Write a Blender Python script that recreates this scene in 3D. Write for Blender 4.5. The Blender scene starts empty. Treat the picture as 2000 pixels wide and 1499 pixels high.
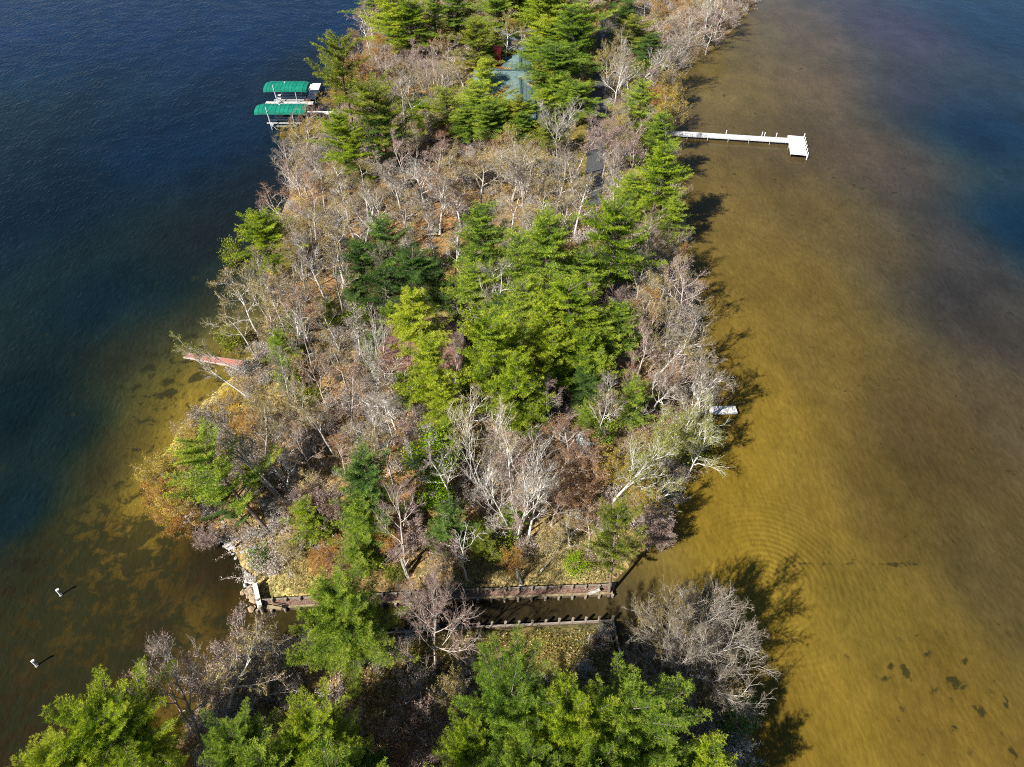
import bpy, math, random
import numpy as np
from mathutils import Vector, Matrix

# ------------------------------------------------------------------ camera
W_PX, H_PX, FOC, CAM_H = 2000.0, 1499.0, 1400.0, 46.0
PITCH = math.radians(45)
scene = bpy.context.scene
cam_d = bpy.data.cameras.new("camera")
cam = bpy.data.objects.new("camera", cam_d)
scene.collection.objects.link(cam)
cam.location = (0, 0, CAM_H)
cam.rotation_euler = (math.radians(90) - PITCH, 0, 0)
cam_d.sensor_width = 36.0
cam_d.lens = 36.0 * FOC / W_PX
cam_d.clip_start = 0.5
cam_d.clip_end = 12000
scene.camera = cam

# ------------------------------------------------------------------ light
SUN_EL = math.radians(41)
SH_AZ = math.radians(44)                     # direction in which shadows fall (from +x towards +y)
sun_from = Vector((-math.cos(SH_AZ) * math.cos(SUN_EL), -math.sin(SH_AZ) * math.cos(SUN_EL), math.sin(SUN_EL)))
world = bpy.data.worlds.new("World")
scene.world = world
world.use_nodes = True
wn = world.node_tree
wn.nodes.clear()
sky = wn.nodes.new("ShaderNodeTexSky")
sky.sky_type = 'NISHITA'
sky.sun_disc = False
sky.sun_elevation = SUN_EL
sky.sun_rotation = math.atan2(sun_from.x, sun_from.y)
sky.air_density = 1.0
sky.dust_density = 0.1
sky.ozone_density = 3.0
bg = wn.nodes.new("ShaderNodeBackground")
bg.inputs["Strength"].default_value = 0.05
wo = wn.nodes.new("ShaderNodeOutputWorld")
wn.links.new(sky.outputs[0], bg.inputs[0])
wn.links.new(bg.outputs[0], wo.inputs[0])
sun_d = bpy.data.lights.new("sun", 'SUN')
sun_d.energy = 5.0
sun_d.angle = math.radians(0.53)
sun_d.color = (1.0, 0.95, 0.86)
sun = bpy.data.objects.new("sun", sun_d)
sun.rotation_euler = (-sun_from).to_track_quat('-Z', 'Y').to_euler()
sun.location = (-60, -60, 90)
scene.collection.objects.link(sun)
scene.view_settings.view_transform = 'Standard'
scene.view_settings.look = 'None'
scene.view_settings.gamma = 1.0
scene.view_settings.exposure = 0.95
scene.view_settings.use_curve_mapping = False
scene.cycles.filter_width = 1.05
scene.cycles.use_denoising = False
scene.cycles.max_bounces = 6
scene.cycles.diffuse_bounces = 3
scene.cycles.glossy_bounces = 2
scene.cycles.transmission_bounces = 3
scene.cycles.transparent_max_bounces = 4

random.seed(11)
RNG = np.random.default_rng(7)
COL = scene.collection


def P(px, py, z=0.0):
    """world point at height z seen at photo pixel px, py"""
    u = (px - W_PX / 2) / FOC
    v = (H_PX / 2 - py) / FOC
    d = (u, math.cos(PITCH) + v * math.sin(PITCH), -math.sin(PITCH) + v * math.cos(PITCH))
    t = (CAM_H - z) / -d[2]
    return Vector((d[0] * t, d[1] * t, z))


def depth_at(p):
    return p.y * math.cos(PITCH) + (CAM_H - p.z) * math.sin(PITCH)


def to_px(p):
    dz = p[2] - CAM_H
    dep = p[1] * math.cos(PITCH) - dz * math.sin(PITCH)
    up = p[1] * math.sin(PITCH) + dz * math.cos(PITCH)
    return (W_PX / 2 + FOC * p[0] / dep, H_PX / 2 - FOC * up / dep)


# ------------------------------------------------------------------ materials
def new_mat(name):
    m = bpy.data.materials.new(name)
    m.use_nodes = True
    nt = m.node_tree
    nt.nodes.clear()
    return m, nt, nt.nodes, nt.links


def surf_mat(name, c1, c2, scale=3.0, rough=0.8, bump=0.0, bscale=None, detail=5, metal=0.0, spec=0.3, stretch=None, pos=(0.35, 0.65)):
    m, nt, N, L = new_mat(name)
    out = N.new("ShaderNodeOutputMaterial")
    b = N.new("ShaderNodeBsdfPrincipled")
    tc = N.new("ShaderNodeTexCoord")
    src = tc.outputs["Object"]
    if stretch:
        mp = N.new("ShaderNodeMapping")
        mp.inputs["Scale"].default_value = stretch
        L.new(src, mp.inputs[0])
        src = mp.outputs[0]
    n = N.new("ShaderNodeTexNoise")
    n.inputs["Scale"].default_value = scale
    n.inputs["Detail"].default_value = detail
    n.inputs["Roughness"].default_value = 0.65
    L.new(src, n.inputs["Vector"])
    r = N.new("ShaderNodeValToRGB")
    r.color_ramp.elements[0].position = pos[0]
    r.color_ramp.elements[1].position = pos[1]
    r.color_ramp.elements[0].color = (*c1, 1)
    r.color_ramp.elements[1].color = (*c2, 1)
    L.new(n.outputs["Fac"], r.inputs[0])
    L.new(r.outputs[0], b.inputs["Base Color"])
    b.inputs["Roughness"].default_value = rough
    b.inputs["Metallic"].default_value = metal
    b.inputs["Specular IOR Level"].default_value = spec
    if bump:
        n2 = N.new("ShaderNodeTexNoise")
        n2.inputs["Scale"].default_value = bscale or scale * 3
        n2.inputs["Detail"].default_value = 4
        L.new(src, n2.inputs["Vector"])
        bp = N.new("ShaderNodeBump")
        bp.inputs["Strength"].default_value = bump
        bp.inputs["Distance"].default_value = 0.05
        L.new(n2.outputs["Fac"], bp.inputs["Height"])
        L.new(bp.outputs[0], b.inputs["Normal"])
    L.new(b.outputs[0], out.inputs[0])
    return m


def leaf_mat(name, cols, transl=0.3, objvar=0.25, sat=1.0):
    """foliage: colour ramp over a per-leaf attribute 'tint', shifted per object"""
    m, nt, N, L = new_mat(name)
    out = N.new("ShaderNodeOutputMaterial")
    at = N.new("ShaderNodeAttribute")
    at.attribute_name = "tint"
    oi = N.new("ShaderNodeObjectInfo")
    mr = N.new("ShaderNodeMapRange")
    mr.inputs["To Min"].default_value = -objvar
    mr.inputs["To Max"].default_value = objvar
    L.new(oi.outputs["Random"], mr.inputs["Value"])
    ad = N.new("ShaderNodeMath")
    ad.operation = 'ADD'
    ad.use_clamp = True
    L.new(at.outputs["Fac"], ad.inputs[0])
    L.new(mr.outputs[0], ad.inputs[1])
    r = N.new("ShaderNodeValToRGB")
    els = r.color_ramp.elements
    while len(els) < len(cols):
        els.new(0.5)
    for i, c in enumerate(cols):
        els[i].position = i / (len(cols) - 1)
        els[i].color = (*c, 1)
    L.new(ad.outputs[0], r.inputs[0])
    d = N.new("ShaderNodeBsdfDiffuse")
    t = N.new("ShaderNodeBsdfTranslucent")
    mx = N.new("ShaderNodeMixShader")
    mx.inputs[0].default_value = transl
    L.new(r.outputs[0], d.inputs[0])
    L.new(r.outputs[0], t.inputs[0])
    L.new(d.outputs[0], mx.inputs[1])
    L.new(t.outputs[0], mx.inputs[2])
    L.new(mx.outputs[0], out.inputs[0])
    return m


M = {}
M['bark_pine'] = surf_mat("pine_bark", (.10, .075, .06), (.24, .19, .155), 5, .9, .5, stretch=(1, 1, .3))
M['bark_gray'] = surf_mat("grey_bark", (.25, .225, .195), (.56, .52, .47), 4, .85, .4, stretch=(1, 1, .3))
M['bark_pale'] = surf_mat("pale_bark", (.50, .47, .43), (.82, .79, .75), 3, .8, .2, stretch=(1, 1, .6))
M['bark_brown'] = surf_mat("brown_bark", (.20, .14, .09), (.44, .34, .24), 4, .9, .4, stretch=(1, 1, .3))
M['bark_purple'] = surf_mat("mauve_bark", (.32, .26, .22), (.60, .52, .46), 4, .9, .4, stretch=(1, 1, .3))
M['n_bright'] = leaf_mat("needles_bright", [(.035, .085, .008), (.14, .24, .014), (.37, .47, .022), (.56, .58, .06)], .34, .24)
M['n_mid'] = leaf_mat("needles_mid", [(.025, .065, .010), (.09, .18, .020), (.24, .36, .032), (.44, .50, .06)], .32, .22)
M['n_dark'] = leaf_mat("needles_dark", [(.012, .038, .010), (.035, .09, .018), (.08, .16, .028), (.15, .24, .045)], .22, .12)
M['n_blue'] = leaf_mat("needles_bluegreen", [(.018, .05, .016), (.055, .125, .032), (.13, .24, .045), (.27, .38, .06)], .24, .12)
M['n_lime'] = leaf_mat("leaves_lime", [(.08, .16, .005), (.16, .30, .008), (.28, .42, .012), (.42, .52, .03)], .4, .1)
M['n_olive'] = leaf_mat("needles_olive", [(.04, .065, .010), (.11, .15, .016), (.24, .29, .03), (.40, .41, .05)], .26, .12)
M['l_tan'] = leaf_mat("leaves_tan", [(.12, .08, .03), (.26, .19, .065), (.43, .34, .125), (.58, .50, .23)], .3, .2)
M['l_gray'] = leaf_mat("twigs_grey", [(.10, .075, .055), (.19, .15, .11), (.30, .25, .19), (.43, .38, .30)], .15, .2)
M['l_red'] = leaf_mat("leaves_russet", [(.14, .06, .03), (.27, .14, .07), (.41, .24, .12), (.54, .38, .22)], .3, .2)
M['l_gold'] = leaf_mat("leaves_gold", [(.20, .13, .03), (.34, .24, .04), (.50, .38, .06), (.60, .50, .10)], .35, .15)
M['l_orange'] = leaf_mat("leaves_orange", [(.20, .08, .02), (.36, .17, .04), (.50, .28, .07), (.58, .38, .10)], .3, .15)
M['l_yg'] = leaf_mat("leaves_yellowgreen", [(.14, .15, .03), (.26, .27, .05), (.38, .38, .09), (.50, .48, .14)], .35, .15)
M['l_purple'] = leaf_mat("twigs_mauve", [(.14, .085, .07), (.26, .17, .14), (.39, .28, .24), (.53, .42, .37)], .15, .15)
M['l_crimson'] = leaf_mat("leaves_vermilion", [(.5, .05, .02), (.65, .09, .03), (.75, .14, .05), (.8, .2, .08)], .3, .1)


# ------------------------------------------------------------------ mesh helpers
def mesh_np(name, verts, quads, tris, mats, qmat=None, tmat=None, tint=None, smooth=False):
    me = bpy.data.meshes.new(name)
    verts = np.asarray(verts, dtype=np.float32).reshape(-1, 3)
    quads = np.asarray(quads, dtype=np.int32).reshape(-1, 4)
    tris = np.asarray(tris, dtype=np.int32).reshape(-1, 3)
    nq, nt_ = len(quads), len(tris)
    me.vertices.add(len(verts))
    me.vertices.foreach_set("co", verts.ravel())
    me.loops.add(nq * 4 + nt_ * 3)
    me.loops.foreach_set("vertex_index", np.concatenate([quads.ravel(), tris.ravel()]))
    me.polygons.add(nq + nt_)
    starts = np.concatenate([np.arange(nq) * 4, nq * 4 + np.arange(nt_) * 3]).astype(np.int32)
    me.polygons.foreach_set("loop_start", starts)
    mi = np.zeros(nq + nt_, dtype=np.int32)
    if qmat is not None:
        mi[:nq] = qmat
    if tmat is not None:
        mi[nq:] = tmat
    me.polygons.foreach_set("material_index", mi)
    if smooth is not False:
        sm = np.zeros(nq + nt_, dtype=bool)
        sm[:nq] = True
        me.polygons.foreach_set("use_smooth", sm)
    if tint is not None:
        a = me.attributes.new("tint", 'FLOAT', 'FACE')
        a.data.foreach_set("value", np.asarray(tint, dtype=np.float32))
    for m in mats:
        me.materials.append(m)
    me.update(calc_edges=True)
    return me


def unit(v):
    return v / np.maximum(np.linalg.norm(v, axis=-1, keepdims=True), 1e-9)


class Acc:
    """collects tubes (quads) and blades / flat leaves (tris)"""
    def __init__(s):
        s.v = []; s.n = 0; s.q = []; s.t = []; s.qt = []; s.tt = []; s.qm = []; s.tm = []

    def tubes(s, pts, rad, k, mat=0, tint=0.5):
        """pts (C,n,3) rad (C,n)"""
        pts = np.asarray(pts, float); rad = np.asarray(rad, float)
        C, n, _ = pts.shape
        if C == 0: return
        d = unit(pts[:, -1] - pts[:, 0])
        ref = np.where(np.abs(d[:, 2:3]) > .8, np.array([[1., 0, 0]]), np.array([[0, 0, 1.]]))
        a = unit(np.cross(d, ref)); b = np.cross(d, a)
        th = np.arange(k) * 2 * math.pi / k
        ring = a[:, None, None, :] * np.cos(th)[None, None, :, None] + b[:, None, None, :] * np.sin(th)[None, None, :, None]
        vv = pts[:, :, None, :] + ring * rad[:, :, None, None]
        s.v.append(vv.reshape(-1, 3))
        idx = (np.arange(C * n * k).reshape(C, n, k) + s.n)
        nx = np.roll(idx, -1, axis=2)
        q = np.stack([idx[:, :-1], nx[:, :-1], nx[:, 1:], idx[:, 1:]], axis=-1).reshape(-1, 4)
        s.q.append(q); s.qt.append(np.full(len(q), tint)); s.qm.append(np.full(len(q), mat))
        s.n += C * n * k

    def tri(s, a, b, c, mat, tint):
        n = len(a)
        if n == 0: return
        s.v.append(np.stack([a, b, c], axis=1).reshape(-1, 3))
        s.t.append(np.arange(n * 3).reshape(n, 3) + s.n)
        s.tt.append(np.broadcast_to(tint, (n,)).astype(float)); s.tm.append(np.full(n, mat))
        s.n += n * 3

    def leafq(s, c, size, rng, mat, tint, flat=0.0):
        """small leaf quads at centres c"""
        n = len(c)
        if n == 0: return
        u = rng.normal(size=(n, 3)); u[:, 2] *= (1 - flat); u = unit(u)
        w = rng.normal(size=(n, 3)); w[:, 2] *= (1 - flat)
        w = unit(np.cross(u, np.cross(w, u)) + 1e-6)
        sz = (size * rng.uniform(.6, 1.4, n))[:, None]
        p = np.stack([c - u * sz, c - w * sz * .55, c + u * sz, c + w * sz * .55], axis=1)
        s.v.append(p.reshape(-1, 3))
        q = np.arange(n * 4).reshape(n, 4) + s.n
        s.q.append(q); s.qt.append(np.broadcast_to(tint, (n,)).astype(float)); s.qm.append(np.full(n, mat))
        s.n += n * 4

    def mesh(s, name, mats, smooth=False):
        v = np.concatenate(s.v)
        q = np.concatenate(s.q) if s.q else np.zeros((0, 4), int)
        t = np.concatenate(s.t) if s.t else np.zeros((0, 3), int)
        cat = lambda l: np.concatenate(l) if l else np.zeros(0)
        return mesh_np(name, v, q, t, mats, cat(s.qm), cat(s.tm), np.concatenate([cat(s.qt), cat(s.tt)]), smooth)


def grow(rng, p, d, L, n, wig, up):
    pts = [np.array(p, float)]
    d = np.array(d, float)
    st = L / (n - 1)
    for i in range(n - 1):
        d = d + rng.normal(size=3) * wig
        d[2] += up
        d = d / np.linalg.norm(d)
        pts.append(pts[-1] + d * st)
    return np.array(pts)


def perp_dir(rng, d, ang, az=None):
    d = np.array(d) / np.linalg.norm(d)
    ref = np.array([1., 0, 0]) if abs(d[2]) > .8 else np.array([0, 0, 1.])
    a = np.cross(d, ref); a /= np.linalg.norm(a); b = np.cross(d, a)
    if az is None: az = rng.uniform(0, 2 * math.pi)
    return d * math.cos(ang) + (a * math.cos(az) + b * math.sin(az)) * math.sin(ang)


# ------------------------------------------------------------------ tree shapes
def pine_shape(seed, H=14.0, R=3.6, base=.25, whorl=.62, boughs=5, tuft=.24, blades=9, wblade=.032, irregular=.25, sp=.30, droop=0.0, dens=1.0, top_narrow=.8):
    rng = np.random.default_rng(seed)
    tr = Acc()
    tp = np.array([[0, 0, -.6], [rng.normal() * .05, rng.normal() * .05, H * .3], [rng.normal() * .15, rng.normal() * .15, H * .6], [rng.normal() * .1, rng.normal() * .1, H * .85], [0, 0, H * .985]])
    zz = np.linspace(-.6, H * .985, 12)
    tpts = np.stack([np.interp(zz, tp[:, 2], tp[:, 0]), np.interp(zz, tp[:, 2], tp[:, 1]), zz], 1)
    tr.tubes(tpts[None], np.interp(zz, [-.6, .3, H], [.34, .24, .03])[None] * (H / 14), 8, 0)
    a = Acc()
    chains = {}
    tc, ta, tt = [], [], []
    z = base * H
    gaps = rng.uniform(0, 2 * math.pi, 2)
    while z < H * .97:
        f = (z / H - base) / (1 - base)
        prof = min(1, (f + .12) / .30) * (1 - f) ** top_narrow + .05
        nb = max(3, int(round(boughs + rng.uniform(-1, 1.4))))
        a0 = rng.uniform(0, 6.28)
        for i in range(nb):
            az = a0 + i * 2 * math.pi / nb + rng.normal() * .25
            L = R * prof * (1 + rng.normal() * irregular)
            if rng.random() < irregular * .45: L *= .5
            L = max(.35, min(L, R * 1.35))
            el = .05 + .75 * f + rng.normal() * .12 - droop
            d = np.array([math.cos(az) * math.cos(el), math.sin(az) * math.cos(el), math.sin(el)])
            p0 = np.array([np.interp(z, zz, tpts[:, 0]), np.interp(z, zz, tpts[:, 1]), z + rng.normal() * .30])
            b = grow(rng, p0, d, L, 6, .05, .05 - droop * .1)
            r0 = .014 * L + .008
            chains.setdefault(6, []).append((b, np.linspace(r0, .008, 6)))
            nbl = max(3, int(2 * L / sp * dens))
            for j in range(nbl):
                s = (.12 + .88 * (j + rng.uniform(0, 1)) / nbl)
                q = s * 5; i0 = min(4, int(q)); fr = q - i0
                bp = b[i0] * (1 - fr) + b[i0 + 1] * fr
                bd = b[i0 + 1] - b[i0]; bd /= np.linalg.norm(bd)
                side = np.cross(bd, [0, 0, 1.]); side /= (np.linalg.norm(side) + 1e-6)
                sg = 1 if j % 2 else -1
                dd = bd * .75 + side * sg * .75 + np.array([0, 0, rng.uniform(-.05, .45)])
                dd /= np.linalg.norm(dd)
                Lb = (.22 + .42 * L * (1 - s) * .55 + .12 * rng.random()) * (1 + .2 * rng.normal())
                Lb = max(.15, min(Lb, 1.3))
                e = bp + dd * Lb
                chains.setdefault(2, []).append((np.array([bp, e]), np.array([.010, .005])))
                nt_ = max(1, int(Lb / (tuft * .62)))
                for k in range(nt_):
                    fr2 = (k + 1) / nt_
                    tc.append(bp + dd * Lb * fr2 + rng.normal(size=3) * .035)
                    ta.append(dd * .8 + np.array([0, 0, .7]))
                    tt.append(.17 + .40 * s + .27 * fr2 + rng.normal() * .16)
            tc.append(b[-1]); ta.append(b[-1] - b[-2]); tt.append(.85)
            for j in range(int(L / .22)):
                s = rng.uniform(.1, 1); q = s * 5; i0 = min(4, int(q)); fr = q - i0
                tc.append(b[i0] * (1 - fr) + b[i0 + 1] * fr + np.array([rng.normal() * .04, rng.normal() * .04, .05]))
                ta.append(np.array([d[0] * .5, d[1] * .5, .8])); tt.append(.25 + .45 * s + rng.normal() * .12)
        z += whorl * (1 + rng.normal() * .12) * (1 - .35 * f)
    for n, ch in chains.items():
        a.tubes(np.array([c[0] for c in ch]), np.array([c[1] for c in ch]), 4 if n == 6 else 3, 0, .3)
    c = np.array(tc); ax = unit(np.array(ta)); t = np.clip(np.array(tt), 0.02, .98)
    # a little patchiness over the crown so that clumps differ
    t = np.clip(t + .12 * np.sin(c[:, 0] * 1.9 + seed) * np.cos(c[:, 1] * 1.7 + c[:, 2] * 1.1), .02, .98)
    for b_ in range(blades):
        d = unit(ax * .75 + rng.normal(size=c.shape) * .62)
        ln = (tuft * rng.uniform(.65, 1.15, len(c)))[:, None]
        o = c - ax * tuft * .25 + rng.normal(size=c.shape) * tuft * .12
        sd = unit(np.cross(d, rng.normal(size=c.shape))) * wblade
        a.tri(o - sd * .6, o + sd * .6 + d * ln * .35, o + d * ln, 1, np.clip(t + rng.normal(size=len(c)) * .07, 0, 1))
    return dict(trunk=tr.mesh("pine_trunk", [M['bark_pine']], True), crown=a.mesh("pine_crown", [M['bark_pine'], M['n_mid']]), H=H, R=R, kind='pine')


def bare_shape(seed, H=11.0, R=3.6, fork=.35, limbs=7, n2=6, n3=6, n4=4, spread=.75, up=.10, wig=.14, leaf=.062, leaves=2, haze=5, stems=1, thick=1.0):
    """leafless (or nearly leafless) broadleaf tree, limbs on real segments"""
    rng = np.random.default_rng(seed)
    tr = Acc(); a = Acc()
    C1, C2, C3, C4 = [], [], [], []
    tips = []
    for st in range(stems):
        sd = np.array([rng.normal() * .16, rng.normal() * .16, 1.]) if stems > 1 else np.array([rng.normal() * .05, rng.normal() * .05, 1.])
        if stems > 1:
            ang = st * 6.283 / stems + rng.uniform(-.4, .4)
            sd = np.array([math.cos(ang) * .3, math.sin(ang) * .3, 1.])
        Ht = H * (.78 if stems == 1 else .72) * rng.uniform(.92, 1.05)
        off = np.array([0, 0, -.5]) + (np.array([sd[0], sd[1], 0]) * .5 if stems > 1 else 0)
        tk = grow(rng, off, sd, Ht + .5, 9, wig * .35, .02)
        r0 = (.0135 * H * thick / (1 if stems == 1 else 1.5))
        rad = np.linspace(r0, r0 * .22, 9); rad[0] *= 1.25
        cut = 9
        tr.tubes(tk[None], rad[None], 7, 0)
        for i in range(limbs):
            s = fork + (1 - fork) * (i + rng.uniform(.1, .9)) / limbs
            q = s * 8; i0 = min(7, int(q)); fr = q - i0
            p = tk[i0] * (1 - fr) + tk[i0 + 1] * fr
            rr = np.interp(s, [0, 1], [r0, r0 * .22])
            d = perp_dir(rng, tk[i0 + 1] - tk[i0], spread * rng.uniform(.8, 1.15) * (1 - .45 * (s - fork)), i * 2.4 + rng.normal() * .35)
            L = R * (1.25 - .55 * (s - fork) / (1 - fork)) * rng.uniform(.8, 1.15)
            c = grow(rng, p, d, L, 6, wig, up)
            r1 = min(rr * .62, .012 * L * thick + .02)
            C1.append((c, np.linspace(r1, r1 * .3, 6)))
            m2 = n2 + int(rng.integers(-1, 2))
            for j in range(m2):
                s2 = .22 + .78 * (j + rng.random()) / m2
                q = s2 * 5; k0 = min(4, int(q)); f2 = q - k0
                p2 = c[k0] * (1 - f2) + c[k0 + 1] * f2
                L2 = L * (.52 - .22 * s2) * rng.uniform(.75, 1.3)
                d2 = perp_dir(rng, c[k0 + 1] - c[k0], rng.uniform(.45, .85)); d2[2] += .12
                c2 = grow(rng, p2, d2, L2, 5, wig * 1.15, up * .8)
                r2 = r1 * .42
                C2.append((c2, np.linspace(r2, r2 * .35, 5)))
                for k in range(n3):
                    s3 = .15 + .85 * (k + rng.random()) / n3
                    q = s3 * 4; k1 = min(3, int(q)); f3 = q - k1
                    p3 = c2[k1] * (1 - f3) + c2[k1 + 1] * f3
                    L3 = L2 * rng.uniform(.3, .55) + .12
                    d3 = perp_dir(rng, c2[k1 + 1] - c2[k1], rng.uniform(.4, .9)); d3[2] += .1
                    c3 = grow(rng, p3, d3, L3, 3, wig, up)
                    C3.append((c3, np.array([.011, .008, .005]) * (.8 + .3 * thick)))
                    for l in range(n4):
                        s4 = .2 + .8 * rng.random()
                        p4 = c3[0] * (1 - s4) + c3[2] * s4
                        d4 = perp_dir(rng, c3[2] - c3[0], rng.uniform(.3, .9))
                        L4 = rng.uniform(.14, .34)
                        C4.append((np.array([p4, p4 + d4 * L4]), np.array([.006, .003])))
                        tips.append(p4 + d4 * L4)
    for ch, k in ((C1, 5), (C2, 4), (C3, 3)):
        a.tubes(np.array([c[0] for c in ch]), np.array([c[1] for c in ch]), k, 0, .5)
    p = np.array([c[0][0] for c in C4]); e = np.array([c[0][1] for c in C4])
    sd = unit(np.cross(e - p, rng.normal(size=p.shape))) * .0075
    tn = np.clip(rng.normal(size=len(p)) * .18 + .45, 0, 1)
    a.tri(p - sd, p + sd, e, 1, tn)
    tips = np.array(tips)
    for h in range(haze):
        f = rng.random(len(p))[:, None]
        o = p + (e - p) * f
        d = unit((e - p) + rng.normal(size=p.shape) * .22)
        sd = unit(np.cross(d, rng.normal(size=p.shape))) * .0065
        ee = o + d * rng.uniform(.10, .28, len(p))[:, None]
        a.tri(o - sd, o + sd, ee, 1, np.clip(tn + rng.normal(size=len(p)) * .12, 0, 1))
        if h < leaves:
            sel = rng.random(len(p)) < .8
            a.leafq(ee[sel], leaf, rng, 1, np.clip(tn[sel] + rng.normal(size=sel.sum()) * .2 + .12, 0, 1))
    return dict(trunk=tr.mesh("trunk", [M['bark_gray']], True), crown=a.mesh("crown", [M['bark_gray'], M['l_tan']]), H=H, R=R, kind='bare')


def bush_shape(seed, H=2.4, R=1.5, stems=22, twigs=10, leaf=.05, leaves=2, dome=.6):
    rng = np.random.default_rng(seed)
    a = Acc(); S = []; T = []
    for i in range(stems):
        az = rng.uniform(0, 6.28); t = abs(rng.normal()) * dome
        d = np.array([math.cos(az) * math.sin(t), math.sin(az) * math.sin(t), math.cos(t)])
        c = grow(rng, [math.cos(az) * .15 * R, math.sin(az) * .15 * R, -.15], d, H * rng.uniform(.7, 1.1), 5, .13, .03)
        S.append((c, np.linspace(.02, .007, 5)))
        for j in range(twigs):
            s = .3 + .7 * rng.random(); q = s * 4; k = min(3, int(q)); f = q - k
            p = c[k] * (1 - f) + c[k + 1] * f
            d2 = perp_dir(rng, c[k + 1] - c[k], rng.uniform(.3, .95))
            T.append((p, p + d2 * rng.uniform(.2, .55) * H * .3))
    a.tubes(np.array([c[0] for c in S]), np.array([c[1] for c in S]), 3, 0, .5)
    p = np.array([t[0] for t in T]); e = np.array([t[1] for t in T])
    tn = np.clip(rng.normal(size=len(p)) * .2 + .45, 0, 1)
    sd = unit(np.cross(e - p, rng.normal(size=p.shape))) * .009
    a.tri(p - sd, p + sd, e, 1, tn)
    for h in range(4):
        o = p + (e - p) * rng.random(len(p))[:, None]
        d = unit((e - p) + rng.normal(size=p.shape) * .3)
        ee = o + d * rng.uniform(.1, .3, len(p))[:, None]
        sd = unit(np.cross(d, rng.normal(size=p.shape))) * .008
        a.tri(o - sd, o + sd, ee, 1, np.clip(tn + rng.normal(size=len(p)) * .1, 0, 1))
        if h < leaves:
            a.leafq(ee, leaf, rng, 1, np.clip(tn + rng.normal(size=len(p)) * .2 + .1, 0, 1))
    return a.mesh("brush", [M['bark_gray'], M['l_tan']])


def leafy_shape(seed, H=4.0, R=1.6, clumps=60, per=60, leaf=.085, fork=.1, low=.15):
    """broadleaf crown in leaf (lime tree, green bushes)"""
    rng = np.random.default_rng(seed)
    tr = Acc(); a = Acc()
    tk = grow(rng, [0, 0, -.4], [0, 0, 1], H * .85, 7, .05, .02)
    tr.tubes(tk[None], np.linspace(.03 * H ** .8 + .02, .015, 7)[None], 6, 0)
    B = []
    for i in range(clumps):
        u = unit(rng.normal(size=3)); r = rng.uniform(.55, 1.0)
        c = np.array([u[0] * R * r, u[1] * R * r, H * (low + (1 - low) * .5) + u[2] * r * H * (1 - low) * .5])
        k = min(6, max(0, int((c[2] / H) * 6) - 1))
        B.append((np.array([tk[k], (tk[k] + c) / 2 + rng.normal(size=3) * .05, c]), np.array([.03, .02, .008]) * (H / 5 + .4)))
        pts = c + rng.normal(size=(per, 3)) * np.array([.30, .30, .22]) * (R / 1.6) ** .6
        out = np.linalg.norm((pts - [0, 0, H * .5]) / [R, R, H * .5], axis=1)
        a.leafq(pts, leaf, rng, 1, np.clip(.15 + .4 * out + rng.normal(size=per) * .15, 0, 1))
    a.tubes(np.array([b[0] for b in B]), np.array([b[1] for b in B]), 3, 0, .5)
    return dict(trunk=tr.mesh("trunk", [M['bark_gray']], True), crown=a.mesh("crown", [M['bark_gray'], M['n_lime']]), H=H, R=R, kind='leafy')


PINES = [
    pine_shape(101, 14, 3.6, irregular=.36, whorl=.74, top_narrow=.42, boughs=5.8),
    pine_shape(102, 14, 3.5, base=.18, irregular=.30, whorl=.72, top_narrow=.48, boughs=5.8),
    pine_shape(103, 14, 3.8, base=.32, irregular=.48, whorl=.95, top_narrow=.40),
    pine_shape(104, 14, 3.1, base=.12, irregular=.28, whorl=.7, top_narrow=.6),
    pine_shape(105, 14, 4.0, base=.35, irregular=.42, whorl=.85, top_narrow=.36, boughs=5.8),
]
PINE_BIG = [pine_shape(111, 15, 4.4, base=.22, tuft=.23, blades=17, wblade=.017, irregular=.32, sp=.26, whorl=.70, top_narrow=.40, boughs=6),
            pine_shape(112, 15, 4.2, base=.25, tuft=.23, blades=17, wblade=.017, irregular=.42, sp=.26, whorl=.74, top_narrow=.38, boughs=6)]
PINE_SPARSE = [pine_shape(121, 11, 3.4, base=.38, irregular=.5, whorl=.85, boughs=5, top_narrow=.4, sp=.28)]
PINE_SMALL = [pine_shape(131, 6, 1.9, base=.05, whorl=.5, tuft=.20, blades=8, sp=.26),
              pine_shape(132, 6, 1.7, base=.08, whorl=.55, tuft=.20, blades=8, sp=.26, irregular=.35)]
OAKS = [bare_shape(201, 11, 3.7, limbs=8, spread=.85, wig=.20, thick=1.15),
        bare_shape(202, 11, 3.4, leaves=1, limbs=7, spread=.8, wig=.22, fork=.3, thick=1.1),
        bare_shape(203, 11, 3.9, limbs=9, spread=.95, wig=.20, n3=5, thick=1.25),
        bare_shape(204, 11, 3.2, leaves=0, haze=4, limbs=8, spread=.7, wig=.16)]
VASES = [bare_shape(211, 11, 3.0, leaves=0, limbs=7, spread=.5, wig=.10, up=.14, stems=3, n3=5, n2=5),
         bare_shape(212, 11, 3.2, leaves=0, limbs=6, spread=.45, wig=.09, up=.16, stems=4, n3=4, n2=5),
         bare_shape(213, 11, 2.8, leaves=1, limbs=9, spread=.55, wig=.10, up=.12, fork=.3)]
SLIM = [bare_shape(221, 11, 2.0, leaves=0, limbs=9, spread=.6, wig=.13, fork=.4, n3=5, thick=.8),
        bare_shape(222, 11, 2.3, leaves=1, limbs=8, spread=.65, wig=.15, fork=.45, n3=5, thick=.85)]
DEAD = [bare_shape(231, 9, 2.6, limbs=7, spread=.9, wig=.24, n2=4, n3=3, n4=1, haze=0, leaves=0, thick=1.1)]
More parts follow.
